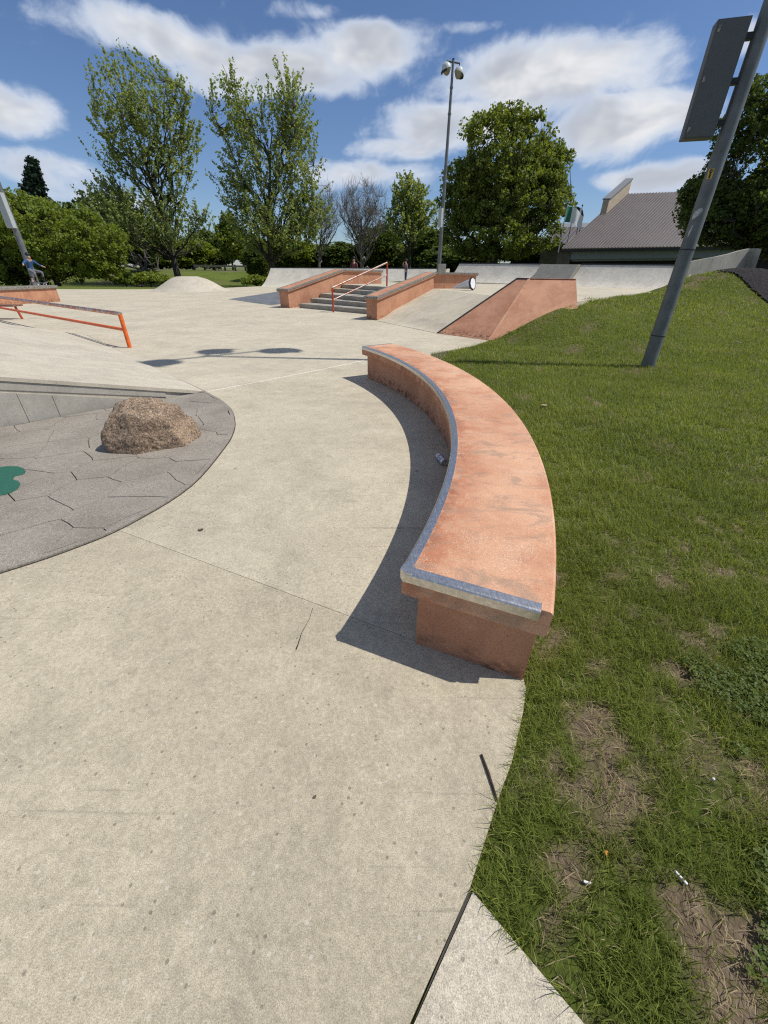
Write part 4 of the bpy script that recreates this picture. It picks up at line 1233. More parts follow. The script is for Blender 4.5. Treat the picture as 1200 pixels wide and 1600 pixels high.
def mulch():
    st_ = .06; X = np.arange(9, 29, st_); Y = np.arange(6, 25, st_); rs = np.random.RandomState(2)
    GX, GY = np.meshgrid(X, Y); Z = terrain_z(GX, GY)+.03+rs.rand(*GX.shape)*.06
    ins = inpoly(GX, GY, mpoly); V = np.stack([GX, GY, Z], -1).reshape(-1, 3); nn_ = len(X)
    idx = (np.arange(len(Y)-1)[:, None]*nn_+np.arange(len(X)-1)[None, :]).ravel(); I = ins.ravel()
    keep = I[idx] & I[idx+1] & I[idx+nn_] & I[idx+nn_+1]; idx = idx[keep]
    o = npmesh('mulch_bed', V, np.stack([idx, idx+1, idx+nn_+1, idx+nn_], 1), M_mulch, None, False); kind(o, 'stuff')
    o['label'] = 'black mulch bed on the slope at the right edge'
    return o
mulch()

# ------------------------------------------------------------------ building with metal roof
bld = empty('building', tuple(at(1000, 405, 45))); tag(bld, 'low building with a big brown standing seam metal roof', 'building')
E1 = at(878, 388.5, 45); E2 = at(1100, 385, 43.0); R1 = at(973, 303, 53); R2 = at(1215, 296, 50.5)
E2 = E1+(E2-E1)*1.5; R2 = R1+(E2-E1)*((np.linalg.norm(R2-R1))/np.linalg.norm(E2-E1))
R2 = R1+(E2-E1)
nrm = np.cross(E2-E1, R1-E1); nrm /= np.linalg.norm(nrm)
if nrm[2] < 0: nrm = -nrm
th = nrm*.15
pydata('roof', [E1, E2, R2, R1, E1-th, E2-th, R2-th, R1-th], [(0, 1, 2, 3), (7, 6, 5, 4), (0, 4, 5, 1), (1, 5, 6, 2), (2, 6, 7, 3), (3, 7, 4, 0)], M_roof, bld)
NS = 62; ev = (E2-E1)/np.linalg.norm(E2-E1)
for i in range(NS+1):
    a = E1+(E2-E1)*(i/NS); b = R1+(R2-R1)*(i/NS); hw = ev*.03; hh = nrm*.07
    a = a+nrm*.002; b = b+nrm*.002
    pydata('roof_seam', [a-hw, a+hw, b+hw, b-hw, a-hw+hh, a+hw+hh, b+hw+hh, b-hw+hh], [(4, 5, 6, 7), (0, 1, 5, 4), (1, 2, 6, 5), (2, 3, 7, 6), (3, 0, 4, 7)], M_seam, bld)
dz = np.array([0, 0, 1.0]); bk = np.array([.2, 1.0, 0]); bk /= np.linalg.norm(bk)
def slab3(nm, a, b, zlo, zhi, dep, mat, off=0.0):
    a = a+bk*off; b = b+bk*off
    v = [a+dz*zlo, b+dz*zlo, b+dz*zhi, a+dz*zhi]; v += [p+bk*dep for p in v]
    return pydata(nm, v, [(0, 1, 2, 3), (7, 6, 5, 4), (0, 4, 5, 1), (1, 5, 6, 2), (2, 6, 7, 3), (3, 7, 4, 0)], mat, bld)
slab3('gutter', E1, E2, -.26, -.10, .2, M_darkmetal, .02)
slab3('fascia', E1+ev*1.0, E2, -.86, .12, .15, M_fascia, .35)
slab3('soffit', E1+ev*1.2, E2, -1.02, .2, .2, M_fascia, .55)
slab3('recess', E1+ev*1.2, E2, -4.5, .4, .3, M_dark, 1.1)  # near-black slab standing in for the shade below the roof
slab3('end_wall', E1-ev*.2, E1+ev*.95, -4.5, -.28, .6, M_brickd, .3)
# parapet fin on the left rake
f0 = E1+(R1-E1)*.60; f1 = E1+(R1-E1)*1.0
out_ = -ev
fin_h = at(970, 292, 52)[2]-R1[2]
v = []
for (p, hgt) in ((f0, 1.15), (f1, 1.15)):
    for o in (0, .7): v += [p+ev*o*.8-dz*.25, p+ev*o*.8+dz*hgt]
pydata('parapet_fin', v, [(0, 1, 5, 4), (2, 6, 7, 3), (1, 3, 7, 5), (0, 4, 6, 2), (0, 2, 3, 1), (4, 5, 7, 6)], M_brick, bld)
v = []
for (p, hgt) in ((f0, 1.15), (f1, 1.15)):
    for o in (-.1, .8): v += [p+ev*o*.8+dz*(hgt+.004), p+ev*o*.8+dz*(hgt+.12)]
pydata('parapet_cap', v, [(0, 1, 5, 4), (2, 6, 7, 3), (1, 3, 7, 5), (0, 4, 6, 2), (0, 2, 3, 1), (4, 5, 7, 6)], M_fascia, bld)
world_child(bld)
wing = empty('building_wing', tuple(at(890, 400, 62))); tag(wing, 'far building wing with dark metal roof behind the flagpoles', 'building')
W1 = at(850, 381, 60); W2 = at(935, 380, 60); W3 = at(960, 355, 66); W4 = at(868, 355.5, 66)
pydata('roof', [W1, W2, W3, W4, W1-dz*.2, W2-dz*.2, W3-dz*.2, W4-dz*.2], [(0, 1, 2, 3), (7, 6, 5, 4), (0, 4, 5, 1), (1, 5, 6, 2), (2, 6, 7, 3), (3, 7, 4, 0)], M_roof, wing)
for i in range(15):
    a = W1+(W2-W1)*i/14; b = W4+(W3-W4)*i/14; hw = np.array([.03, 0, 0]); hh = dz*.08
    pydata('roof_seam', [a-hw, a+hw, b+hw, b-hw, a-hw+hh, a+hw+hh, b+hw+hh, b-hw+hh], [(4, 5, 6, 7), (0, 1, 5, 4), (1, 2, 6, 5), (2, 3, 7, 6), (3, 0, 4, 7)], M_seam, wing)
W5, W6 = at(868, 349, 66.5), at(960, 348, 66.5)
pydata('ridge_block', [W4+dz*.02, W3+dz*.02, W6, W5, W4+np.array([0, 3, 0]), W3+np.array([0, 3, 0]), W6+np.array([0, 3, 0]), W5+np.array([0, 3, 0])], [(0, 1, 2, 3), (7, 6, 5, 4), (0, 4, 5, 1), (1, 5, 6, 2), (2, 6, 7, 3), (3, 7, 4, 0)], M_fascia, wing)
a, b = W1+np.array([.3, .6, -.21]), W2+np.array([0, .6, -.21])
pydata('wall', [a, b, b-dz*5, a-dz*5, a+np.array([0, 1, 0]), b+np.array([0, 1, 0]), b+np.array([0, 1, -5]), a+np.array([0, 1, -5])], [(0, 1, 2, 3), (7, 6, 5, 4), (0, 4, 5, 1), (1, 5, 6, 2), (2, 6, 7, 3), (3, 7, 4, 0)], M_brickd, wing)
world_child(wing)

# flagpoles
def flagpole(label, ub, ut, vt, Y, cols, flagw, droop):
    tpt = at(ut, vt, Y); bz = float(terrain_z(tpt[0], Y))
    root = empty('flagpole', (tpt[0], Y, bz)); tag(root, label, 'flagpole', 'flagpoles in front of the far wing')
    tube('pole', [(tpt[0], Y, bz), (tpt[0], Y, tpt[2])], [.07, .04], M_boxlit, root, 8)
    lathe('finial', [(.0005, -.08), (.07, -.03), (.08, .02), (.05, .07), (.0005, .09)], 10, M_darkmetal, root, True, Matrix.Translation((tpt[0], Y, tpt[2]+.05)))
    n = 10; H_ = 1.25
    for ci, (t0, t1, mat) in enumerate(cols):
        v = []; f = []
        for i in range(n+1):
            t = t0+(t1-t0)*i/n
            x = tpt[0]+.05+flagw*t; yy = Y+.12*math.sin(t*9); zt_ = tpt[2]-.15-droop*t*t*.8
            for k in range(4): v.append((x, yy+.03*math.sin(k*2+t*5), zt_-H_*(1-.15*t)*k/3))
        m_ = len(v)
        v += [(p[0], p[1]+.012, p[2]) for p in v]
        for i in range(n):
            for k in range(3):
                q = (i*4+k, i*4+k+1, i*4+5+k, i*4+4+k); f += [q, tuple(m_+w_ for w_ in q[::-1])]
        pydata('flag', v, f, mat, root, True, False)
    return world_child(root)
M_fg, M_fw, M_fd, M_fr = plain('flag_green', (.03, .16, .10), .8), plain('flag_white', (.7, .7, .68), .8), plain('flag_dark', (.04, .04, .06), .8), plain('flag_red', (.25, .03, .04), .8)
flagpole('left flagpole with a green and white flag', 868, 887, 319, 48, ((0, .3, M_fg), (.3, 1, M_fw)), 1.7, 1.0)
flagpole('middle flagpole with a small dark and white flag', 889, 899, 319, 52, ((0, .45, M_fd), (.45, 1, M_fw)), 1.1, .9)
flagpole('right flagpole with a dark limp flag hanging down', 903, 910, 322, 50, ((0, .5, M_fd), (.5, 1, M_fr)), .28, 2.0)

# guard rail along the park road
gr = empty('guard_rail', tuple(at(355, 431, 83))); tag(gr, 'wooden post guard rail along the far road', 'guard rail')
pts = []
for i in range(9):
    X = -36+i*1.62*1.0
    X = at(306+15.8*i, 430, 83)[0]
    z0 = float(terrain_z(X, 83)); pts.append((X, z0))
    box('rail_post', (X, 83, z0+.45), (.26, .26, 1.0), M_darkmetal, gr, None, .02)
for i in range(8):
    (xa, za_), (xb, zb_) = pts[i], pts[i+1]
    box('rail_beam', ((xa+xb)/2, 82.84, (za_+zb_)/2+.68), (xb-xa-.02, .06, .32), M_oldsteel, gr, None, .01)
world_child(gr)

# ------------------------------------------------------------------ trees
def tubes_np(segs, sides):
    """segs: list of (pts Nx3, radii N) -> verts, quads"""
    V = []; F = []; base = 0
    for pts, rad in segs:
        pts = np.asarray(pts, float); n = len(pts)
        tg = np.gradient(pts, axis=0); tg /= np.linalg.norm(tg, axis=1)[:, None]+1e-9
        ref = np.where(np.abs(tg[:, 2:3]) > .9, np.array([[1., 0, 0]]), np.array([[0, 0, 1.]]))
        x = np.cross(ref, tg); x /= np.linalg.norm(x, axis=1)[:, None]+1e-9; y = np.cross(tg, x)
        a = np.arange(sides)*2*math.pi/sides
        ring = pts[:, None]+(x[:, None]*np.cos(a)[None, :, None]+y[:, None]*np.sin(a)[None, :, None])*np.asarray(rad)[:, None, None]
        V.append(ring.reshape(-1, 3))
        i = np.arange(n-1)[:, None]*sides; k = np.arange(sides)[None]; k2 = (k+1) % sides
        F.append(np.stack([i+k, i+k2, i+sides+k2, i+sides+k], -1).reshape(-1, 4)+base)
        base += n*sides
    return np.concatenate(V), np.concatenate(F)
def leaves_np(rs, centers, radii, per, size, spray=None, slen=0.0):
    """leaf quads (rhombi, slightly folded) scattered round clump centres"""
    n = len(centers)*per
    c = np.repeat(centers, per, 0); r = np.repeat(radii, per)
    o = rs.normal(size=(n, 3)); o /= np.linalg.norm(o, axis=1)[:, None]
    o *= (rs.rand(n, 1)**.5)*r[:, None]
    o[:, 2] *= .75
    if spray is not None:
        o = o*.42+np.repeat(spray, per, 0)*(rs.rand(n, 1)*1.25-.75)*slen
    c = c+o
    a = rs.normal(size=(n, 3)); a[:, 2] = a[:, 2]*.7-.25
    a /= np.linalg.norm(a, axis=1)[:, None]
    b = np.cross(a, rs.normal(size=(n, 3))); b /= np.linalg.norm(b, axis=1)[:, None]+1e-9
    L = size*(.65+.7*rs.rand(n, 1))
    W = L*.42
    V = np.stack([c-a*L*.5, c+b*W, c+a*L*.5, c-b*W], 1).reshape(-1, 3)
    return V, np.arange(n*4).reshape(-1, 4)
def ell(u, v, du, dv, Y, ry=.85):
    c = at(u, v, Y); m = mpp(u, v, Y); m2 = float(np.linalg.norm(at(u, v+1, Y)-at(u, v, Y)))
    return c, np.array([du*m, du*m*ry, dv*m2])
def tree(name, label, base, els, seed, nlimb, nclump, per, leafsize, clump_r, leafm, barkm, trunk_r, group=None, shell=.5, rise=1.1, twig=True, leafy=True, trunk_top=None, lean=(0, 0), cat='tree', slen=0.0, gaps=0.0):
    """els: list of (centre, radii, weight) ellipsoids in world space"""
    rs = np.random.RandomState(seed)
    base = np.array(base, float)
    root = empty(name, tuple(base)); tag(root, label, cat, group)
    ztop = max(c[2]+r[2] for c, r, _ in els); ws = np.array([w_ for *_, w_ in els]); ws = ws/ws.sum()
    cen = sum(c*w_ for (c, r, _), w_ in zip(els, ws))
    def sample(n, sh):
        out = []
        ks = rs.choice(len(els), n, p=ws)
        d = rs.normal(size=(n, 3)); d /= np.linalg.norm(d, axis=1)[:, None]
        rr = (sh+(1-sh)*rs.rand(n)**.6)[:, None]
        return np.array([els[k][0] for k in ks])+d*rr*np.array([els[k][1] for k in ks])
    tt = trunk_top if trunk_top is not None else base[2]+(ztop-base[2])*.62
    n = 9; tz_ = np.linspace(0, 1, n)
    tx = np.stack([base[0]+(cen[0]-base[0])*tz_**1.4*.8+np.cumsum(rs.normal(size=n))*.05, base[1]+(cen[1]-base[1])*tz_+np.cumsum(rs.normal(size=n))*.05, base[2]-.2+(tt-base[2]+.2)*tz_], 1)
    big = [(tx, trunk_r*(1-.78*tz_)+.02)]
    skel = [tx[2:]]; skr = [trunk_r*(1-.78*tz_)[2:]]
    ends = sample(nlimb, .62)
    ends = ends[ends[:, 2] > base[2]+.12*(ztop-base[2])]
    for e in ends:
        hd = np.hypot(*(e[:2]-tx[-1, :2]))
        zs = np.clip(e[2]-rise*hd-.5, base[2]+.14*(ztop-base[2]), tt)
        s0 = np.array([np.interp(zs, tx[:, 2], tx[:, i]) for i in range(3)])
        m = 8; t = np.linspace(0, 1, m)[:, None]
        mid = s0+(e-s0)*.45+np.array([(e-s0)[0]*.12, (e-s0)[1]*.12, -.04*np.linalg.norm(e-s0)])
        p = (1-t)**2*s0+2*t*(1-t)*mid+t*t*e
        p[1:-1] += rs.normal(size=(m-2, 3))*.03*np.linalg.norm(e-s0)
        fr = np.interp(zs, tx[:, 2], trunk_r*(1-.78*tz_)+.02)
        r0 = min(fr*.6, .02+.013*np.linalg.norm(e-s0))
        rad = r0*(1-.85*t[:, 0])+.008
        big.append((p, rad)); skel.append(p[2:]); skr.append(rad[2:])
    sk = np.concatenate(skel); sr_ = np.concatenate(skr)
    cl = sample(nclump, shell)
    cl = cl[cl[:, 2] > base[2]+.4]
    if gaps:
        nv = np.array([mnoise.noise(Vector(tuple(c*.42+seed*3.1))) for c in cl])
        cl = cl[nv > np.quantile(nv, gaps)]
    sprays = []
    tw = []
    if twig:
        for c in cl:
            dv = c-sk; dist = np.linalg.norm(dv, axis=1)+np.maximum(0, sk[:, 2]-c[2]+.1)*1.5
            i = int(np.argmin(dist)); s0 = sk[i]
            sd_ = (c-s0)/(np.linalg.norm(c-s0)+1e-6)+np.array([0, 0, .75]); sprays.append(sd_/np.linalg.norm(sd_))
            t = np.linspace(0, 1, 4)[:, None]
            mid = (s0+c)/2+np.array([0, 0, -.08*np.linalg.norm(c-s0)])+rs.normal(size=3)*.06*np.linalg.norm(c-s0)
            p = (1-t)**2*s0+2*t*(1-t)*mid+t*t*c
            r0 = min(.02, sr_[i]*.7); tw.append((p, r0*(1-.7*t[:, 0])+.004))
            if not leafy:
                for q in range(per):
                    j = 1+rs.randint(3); e = p[j]+(rs.normal(size=3)*.5+np.array([0, 0, .65])+(c-s0)/(np.linalg.norm(c-s0)+1e-6)*.5)*clump_r
                    tw.append((np.array([p[j], (p[j]+e)/2+rs.normal(size=3)*.05, e]), np.array([.012, .009, .005])))
    V, F = tubes_np(big, 7)
    npmesh('trunk', V, F, barkm, root, True)
    if tw:
        V, F = tubes_np(tw, 3); npmesh('branches', V, F, barkm, root, False)
    if leafy:
        V, F = leaves_np(rs, cl, clump_r*(.6+.8*rs.rand(len(cl))), per, leafsize, np.array(sprays) if slen else None, slen); npmesh('crown', V, F, leafm, root, False)
    return world_child(root)
def tbase(u, Y, v=430): p = at(u, v, Y); return (p[0], Y, float(terrain_z(p[0], Y)))
def E_(*a, w=1.0, Y=60, ry=.85):
    c, r = ell(*a, Y, ry); return (c, r, w)
# two tall airy spring trees
Y = 60
tree('tall_tree', 'tall airy spring tree above the hump, left of its forked twin', tbase(277, Y), [E_(222, 165, 78, 78, w=1.1, Y=Y), E_(250, 240, 72, 70, w=1.0, Y=Y), E_(175, 230, 42, 62, w=.45, Y=Y), E_(285, 190, 28, 80, w=.35, Y=Y), E_(240, 345, 95, 50, w=2.4, Y=Y), E_(165, 310, 42, 36, w=.6, Y=Y)], 3, 50, 1500, 24, .235, .50, M_leaf_cot, M_bark, .42, 'tall twin trees', .1, 1.6, slen=1.4, gaps=.14)
Y = 57
tree('tall_tree', 'tall airy spring tree with two leaders, right twin left of bare trees', tbase(425, Y), [E_(372, 190, 48, 88, w=.8, Y=Y), E_(452, 185, 46, 82, w=.8, Y=Y), E_(440, 265, 68, 58, w=.7, Y=Y), E_(370, 285, 45, 50, w=.4, Y=Y), E_(430, 350, 76, 50, w=1.7, Y=Y), E_(480, 320, 40, 60, w=.6, Y=Y)], 8, 50, 1500, 24, .225, .48, M_leaf_cot, M_bark, .45, 'tall twin trees', .1, 1.6, slen=1.4, gaps=.14)
# round maple
Y = 52
tree('maple_tree', 'large round dense maple beside the slim lamp post', tbase(768, Y), [E_(785, 250, 80, 82, w=1, Y=Y), E_(800, 310, 96, 66, w=1.2, Y=Y), E_(735, 310, 50, 70, w=.7, Y=Y), E_(780, 365, 98, 42, w=1.0, Y=Y), E_(850, 270, 42, 52, w=.4, Y=Y)], 4, 50, 2500, 40, .25, .55, M_leaf_maple, M_bark, .5, None, .45, .9, gaps=.25)
# big dark tree on the right edge
Y = 30
tree('shade_tree', 'large dark leafy tree cut off by the right edge', (at(1215, 400, Y)[0], Y, float(terrain_z(at(1215, 400, Y)[0], Y))), [E_(1215, 220, 95, 115, w=1, Y=Y), E_(1165, 330, 98, 55, w=.9, Y=Y), E_(1250, 320, 120, 75, w=1, Y=Y), E_(1130, 300, 60, 40, w=.35, Y=Y)], 6, 46, 2200, 40, .17, .36, M_leaf_dark, M_bark, .32, None, .4, .7, gaps=.2)
# bright spreading tree on the left
Y = 47
tree('spreading_tree', 'low spreading bright green tree behind the ledge at the left', tbase(85, Y), [E_(100, 375, 92, 52, w=1.1, Y=Y), E_(30, 350, 75, 48, w=.9, Y=Y), E_(-20, 380, 80, 60, w=.8, Y=Y), E_(120, 405, 70, 34, w=.6, Y=Y), E_(20, 410, 70, 36, w=.6, Y=Y)], 12, 40, 2500, 40, .22, .48, M_leaf_bush, M_bark, .3, None, .4, .6, gaps=.2)
# small tree right of the bare ones
Y = 66
tree('young_tree', 'slender young green tree between the bare tree and lamp post', tbase(640, Y), [E_(640, 305, 30, 34, w=.8, Y=Y), E_(632, 350, 42, 36, w=1, Y=Y), E_(660, 335, 28, 40, w=.5, Y=Y)], 15, 22, 420, 24, .27, .6, M_leaf_cot, M_bark, .2, None, .2, 1.2, slen=1.2)
Y = 75
tree('young_tree', 'darker small tree left of the hump with leaning trunk', tbase(212, 56), [E_(190, 360, 42, 40, w=1, Y=Y), E_(155, 330, 34, 30, w=.4, Y=Y), E_(225, 385, 36, 26, w=.5, Y=Y)], 21, 20, 460, 24, .42, .7, M_leaf_dark, M_bark, .2, None, .2, 1.0)
Y = 92
tree('young_tree', 'pale small tree between the twin trunks behind the guard rail', tbase(365, Y), [E_(362, 375, 24, 28, w=1, Y=Y), E_(358, 350, 12, 18, w=.3, Y=Y)], 23, 14, 260, 22, .45, .8, M_leaf_bush, M_bark, .18, None, .2, 1.2)
# bare trees
Y = 63
tree('bare_tree', 'bare grey tree with a fan of fine twigs', tbase(566, Y), [E_(566, 325, 40, 42, w=1, Y=Y), E_(566, 355, 36, 30, w=.6, Y=Y)], 31, 34, 420, 7, 0, .75, None, M_barkpale, .26, 'bare trees', .3, 1.5, True, False)
Y = 68
tree('bare_tree', 'thin bare tree overlapping the right side of the forked twin', tbase(500, Y), [E_(512, 330, 28, 38, w=1, Y=Y), E_(500, 360, 26, 30, w=.6, Y=Y)], 33, 26, 300, 6, 0, .75, None, M_barkpale, .2, 'bare trees', .3, 1.5, True, False)
# conifer
def conifer(label, u, vtop, vbase, du, Y, seed):
    rs = np.random.RandomState(seed); top = at(u, vtop, Y); bx_, _, bz = tbase(u+8, Y)
    root = empty('conifer_tree', (bx_, Y, bz)); tag(root, label, 'tree')
    H_ = top[2]-bz; W = du*mpp(u, vbase, Y)
    V, F = tubes_np([(np.array([(bx_, Y, bz-.2), ((bx_+top[0])/2, Y, bz+H_/2), (top[0], Y, top[2])]), np.array([.25, .14, .03]))], 7)
    npmesh('trunk', V, F, M_bark, root, True)
    cs = []; segs = []
    z0 = at(u, vbase, Y)[2]-3
    for i in range(230):
        t = (i/230)**.8; z = top[2]-.3-t*(top[2]-z0); L = W*(t*.9+.1)*(.7+.5*rs.rand()); a = rs.rand()*2*math.pi
        xx = np.interp(z, [bz, top[2]], [bx_, top[0]])
        p0 = np.array([xx, Y, z]); p1 = p0+np.array([math.cos(a)*L, math.sin(a)*L, -.22*L]); p2 = p0+np.array([math.cos(a)*L*.6, math.sin(a)*L*.6, -.2*L])
        segs.append((np.array([p0, p2, p1]), np.array([.04, .025, .01])))
        for k in range(5): cs.append(p0+(p1-p0)*(.3+.7*rs.rand())+rs.normal(size=3)*.12)
    V, F = tubes_np(segs, 3); npmesh('branches', V, F, M_bark, root)
    V, F = leaves_np(rs, np.array(cs), np.full(len(cs), .42), 14, .34); npmesh('crown', V, F, M_needle, root)
    return world_child(root)
conifer('dark blue green conifer standing above the spreading tree', 50, 245, 322, 36, 70, 5)
# belt of shrubs and trees at the far side: prototypes copied one by one
def copy_tree(src, loc, rot, sc, label):
    r = src.copy(); COL.objects.link(r)
    r.location = loc; r.rotation_euler = (0, 0, rot); r.scale = sc; r['label'] = label
    for c in src.children:
        k = c.copy(); COL.objects.link(k); k.parent = r; k.matrix_parent_inverse = c.matrix_parent_inverse.copy()
    return r
P0 = np.array([0., 0, 0])
def proto(seed, leafm, w, h, npts, per, ls, label):
    return tree('background_tree', label, (0, 0, 0), [(np.array([0, 0, h*.62]), np.array([w, w, h*.36]), 1.0), (np.array([w*.3, 0, h*.32]), np.array([w*.9, w*.9, h*.28]), .9)], seed, 16, npts, per, ls, .7, leafm, M_bark, .2, 'trees in the far belt', .35, .8)
far_spots = [  # column, depth, crown top row, half width px, kind, label
    (140, 88, 318, 46, 0, 'dark far tree just right of the conifer'), (105, 96, 335, 40, 1, 'dull far tree behind the spreading tree'),
    (255, 98, 368, 44, 0, 'dark far tree behind the left twin trunk'), (305, 96, 372, 36, 2, 'bushy far tree between the left twin and the guard rail'),
    (335, 104, 360, 30, 0, 'dark far tree just left of the guard rail middle'), (395, 100, 365, 32, 1, 'far tree close left of the right twin trunk'),
    (405, 66, 380, 20, 0, 'dark shrub at the foot of the right twin'), (455, 78, 372, 40, 2, 'bright shrubby tree right of the right twin trunk'),
    (490, 84, 380, 40, 1, 'dull shrub behind the thin bare tree'), (535, 80, 378, 36, 0, 'dark shrub between the two bare trees'),
    (592, 78, 352, 34, 0, 'dark evergreen bush right of the bare tree'), (612, 84, 375, 34, 1, 'dull bush below the young tree'),
    (668, 76, 355, 36, 0, 'dark bush left of the slim lamp post'), (690, 70, 385, 34, 0, 'low dark bush behind the slim lamp post'),
    (735, 66, 384, 40, 0, 'dark shrub under the maple on the left'), (830, 66, 372, 44, 0, 'dark shrub under the maple on the right'),
    (60, 92, 372, 60, 0, 'dark thicket behind the spreading tree'), (10, 100, 335, 50, 1, 'far tree at the left edge behind the lamp post'),
    (1110, 60, 330, 50, 0, 'dark tree behind the curved wall'), (1180, 52, 350, 60, 0, 'dark tree filling the right edge behind the curved wall')]
protos = {}
for i, (u, Y, vt, du, kd, lab) in enumerate(far_spots):
    x, _, z = tbase(u, Y)
    hgt = at(u, vt, Y)[2]-z; hw = du*mpp(u, vt, Y)
    if kd not in protos:
        protos[kd] = proto(40+kd, (M_leaf_dark, M_leaf_maple, M_leaf_bush)[kd], 3.0, 8.0, 520, 34, .36, lab); o = protos[kd]
        o.location = (x, Y, z); o.rotation_euler = (0, 0, i*1.3); o.scale = (hw/3.0, hw/3.0, hgt/8.0)
    else:
        copy_tree(protos[kd], (x, Y, z), i*1.3, (hw/3.0, hw/3.0, hgt/8.0), lab)
# bank shrubs by the pond
for i, (u, v, Y, du, dv, lab) in enumerate(((235, 436, 53, 28, 9, 'low green shrub on the pond bank left of the hump'), (195, 438, 56, 20, 8, 'low green shrub on the pond bank by the leaning trunk'), (400, 440, 50, 22, 7, 'low shrubs on the bank beside the long quarter pipe'))):
    c, r = ell(u, v, du, dv, Y)
    tree('bank_shrub', lab, (c[0], Y, c[2]-r[2]), [(c, r, 1.0)], 60+i, 8, 130, 26, .28, .4, M_leaf_bush, M_bark, .05, 'shrubs on the pond bank', .2, .5, cat='shrub')

# ------------------------------------------------------------------ people
M_skin = plain('skin', (0.45, 0.27, 0.19), .6); M_hair = plain('dark_hair', (0.02, 0.016, 0.013), .7)
def person(label, loc, height, face, pose, shirt, pants, shoes=None, cap=None, extra=None):
    """loc: point under the pelvis on the ground; face: heading (radians from +X); pose: joint overrides in body frame (x forward, y left, z up) for a 1.75 m body"""
    J = dict(pel=(0, 0, .95), waist=(0, 0, 1.08), chest=(0, 0, 1.30), neck=(0, 0, 1.48), jaw=(.03, 0, 1.56), head=(.01, 0, 1.66),
             shL=(0, .18, 1.42), elL=(0, .24, 1.14), wrL=(.05, .25, .90), haL=(.07, .25, .82), shR=(0, -.18, 1.42), elR=(0, -.24, 1.14), wrR=(.05, -.25, .90), haR=(.07, -.25, .82),
             hiL=(0, .09, .92), knL=(.02, .10, .50), anL=(0, .10, .09), toL=(.16, .11, .04), hiR=(0, -.09, .92), knR=(.02, -.10, .50), anR=(0, -.10, .09), toR=(.16, -.11, .04))
    J.update(pose)
    Rr = dict(pel=(.14, .11), waist=(.13, .10), chest=(.16, .12), neck=(.055, .055), jaw=(.075, .085), head=(.085, .10), sh=(.07, .07), el=(.045, .045), wr=(.034, .034), ha=(.045, .025), hi=(.095, .095), kn=(.062, .062), an=(.045, .045), to=(.045, .035))
    names = list(J); ix = {n: i for i, n in enumerate(names)}
    ed = [('pel', 'waist'), ('waist', 'chest'), ('chest', 'neck'), ('neck', 'jaw'), ('jaw', 'head')]
    for sd in 'LR': ed += [('chest', 'sh'+sd), ('sh'+sd, 'el'+sd), ('el'+sd, 'wr'+sd), ('wr'+sd, 'ha'+sd), ('pel', 'hi'+sd), ('hi'+sd, 'kn'+sd), ('kn'+sd, 'an'+sd), ('an'+sd, 'to'+sd)]
    k = height/1.75
    me = bpy.data.meshes.new('skeleton'); me.from_pydata([tuple(np.array(J[n])*k) for n in names], [(ix[a], ix[b]) for a, b in ed], [])
    tmp = bpy.data.objects.new('skeleton', me); COL.objects.link(tmp)
    md = tmp.modifiers.new('skin', 'SKIN'); md.use_smooth_shade = True
    for n in names:
        r = Rr.get(n) or Rr[n[:2]]
        sv = me.skin_vertices[0].data[ix[n]]; sv.radius = (r[0]*k, r[1]*k); sv.use_root = (n == 'pel')
    tmp.modifiers.new('sub', 'SUBSURF').levels = 2
    dg = bpy.context.evaluated_depsgraph_get()
    me2 = bpy.data.meshes.new_from_object(tmp.evaluated_get(dg))
    bpy.data.objects.remove(tmp); bpy.data.meshes.remove(me)
    root = empty('person', loc, face); tag(root, label, 'person')
    me2.name = 'body'; me2.materials.clear()
    for m in (shirt, pants, M_skin, shoes or M_blk): me2.materials.append(m)
    P = np.array([J[n] for n in names])*k
    reg = {}
    for n in names: reg[n] = 0 if n in ('waist', 'chest') or n[:2] in ('sh', 'el') else 1 if n == 'pel' or n[:2] in ('hi', 'kn') else 3 if n[:2] in ('an', 'to') else 2
    reg['wrL'] = reg['wrR'] = 2
    rg = [reg[n] for n in names]
    for p in me2.polygons:
        c = np.array(p.center); p.material_index = rg[int(np.argmin(((P-c)**2).sum(1)))]; p.use_smooth = True
    obj('body', me2, None, root)
    hd = np.array(J['head'])*k
    Mh = Matrix.Translation(Vector(tuple(hd+np.array([-.012*k, 0, .015*k]))))
    lathe('hair' if cap is None else 'cap', [(.098*k, -.02*k), (.106*k, .03*k), (.095*k, .08*k), (.06*k, .118*k), (.0005, .130*k)], 14, cap or M_hair, root, True, Mh)
    hc_ = hd+np.array([.085*k, 0, -.02*k])
    bm = bmesh.new(); bmesh.ops.create_cone(bm, segments=6, radius1=.017*k, radius2=.006*k, depth=.04*k, cap_ends=True, matrix=Matrix.Translation(Vector(tuple(hc_))) @ Matrix.Rotation(R_(90), 4, 'Y'))
    from_bm('nose', bm, M_skin, root, True)
    return root
def f_plaid(nt, b):
    v = nt.voro(nt.obj, 14); c = nt.mix(nt.ramp(v, .25, .55), (0.06, 0.025, 0.035), (0.20, 0.15, 0.16)); setc(nt, b, c, .9)
M_plaid = material('dark_patterned_cloth', f_plaid)
M_jean = plain('blue_jeans', (0.035, 0.055, 0.11), .9); M_blue = plain('blue_shirt', (0.03, 0.085, 0.19), .9); M_pink = plain('dull_pink_cloth', (0.16, 0.05, 0.06), .9)
M_greyc = plain('grey_cloth', (0.16, 0.16, 0.17), .9)
Y = 33.5
p = at(635, 405.5, Y)
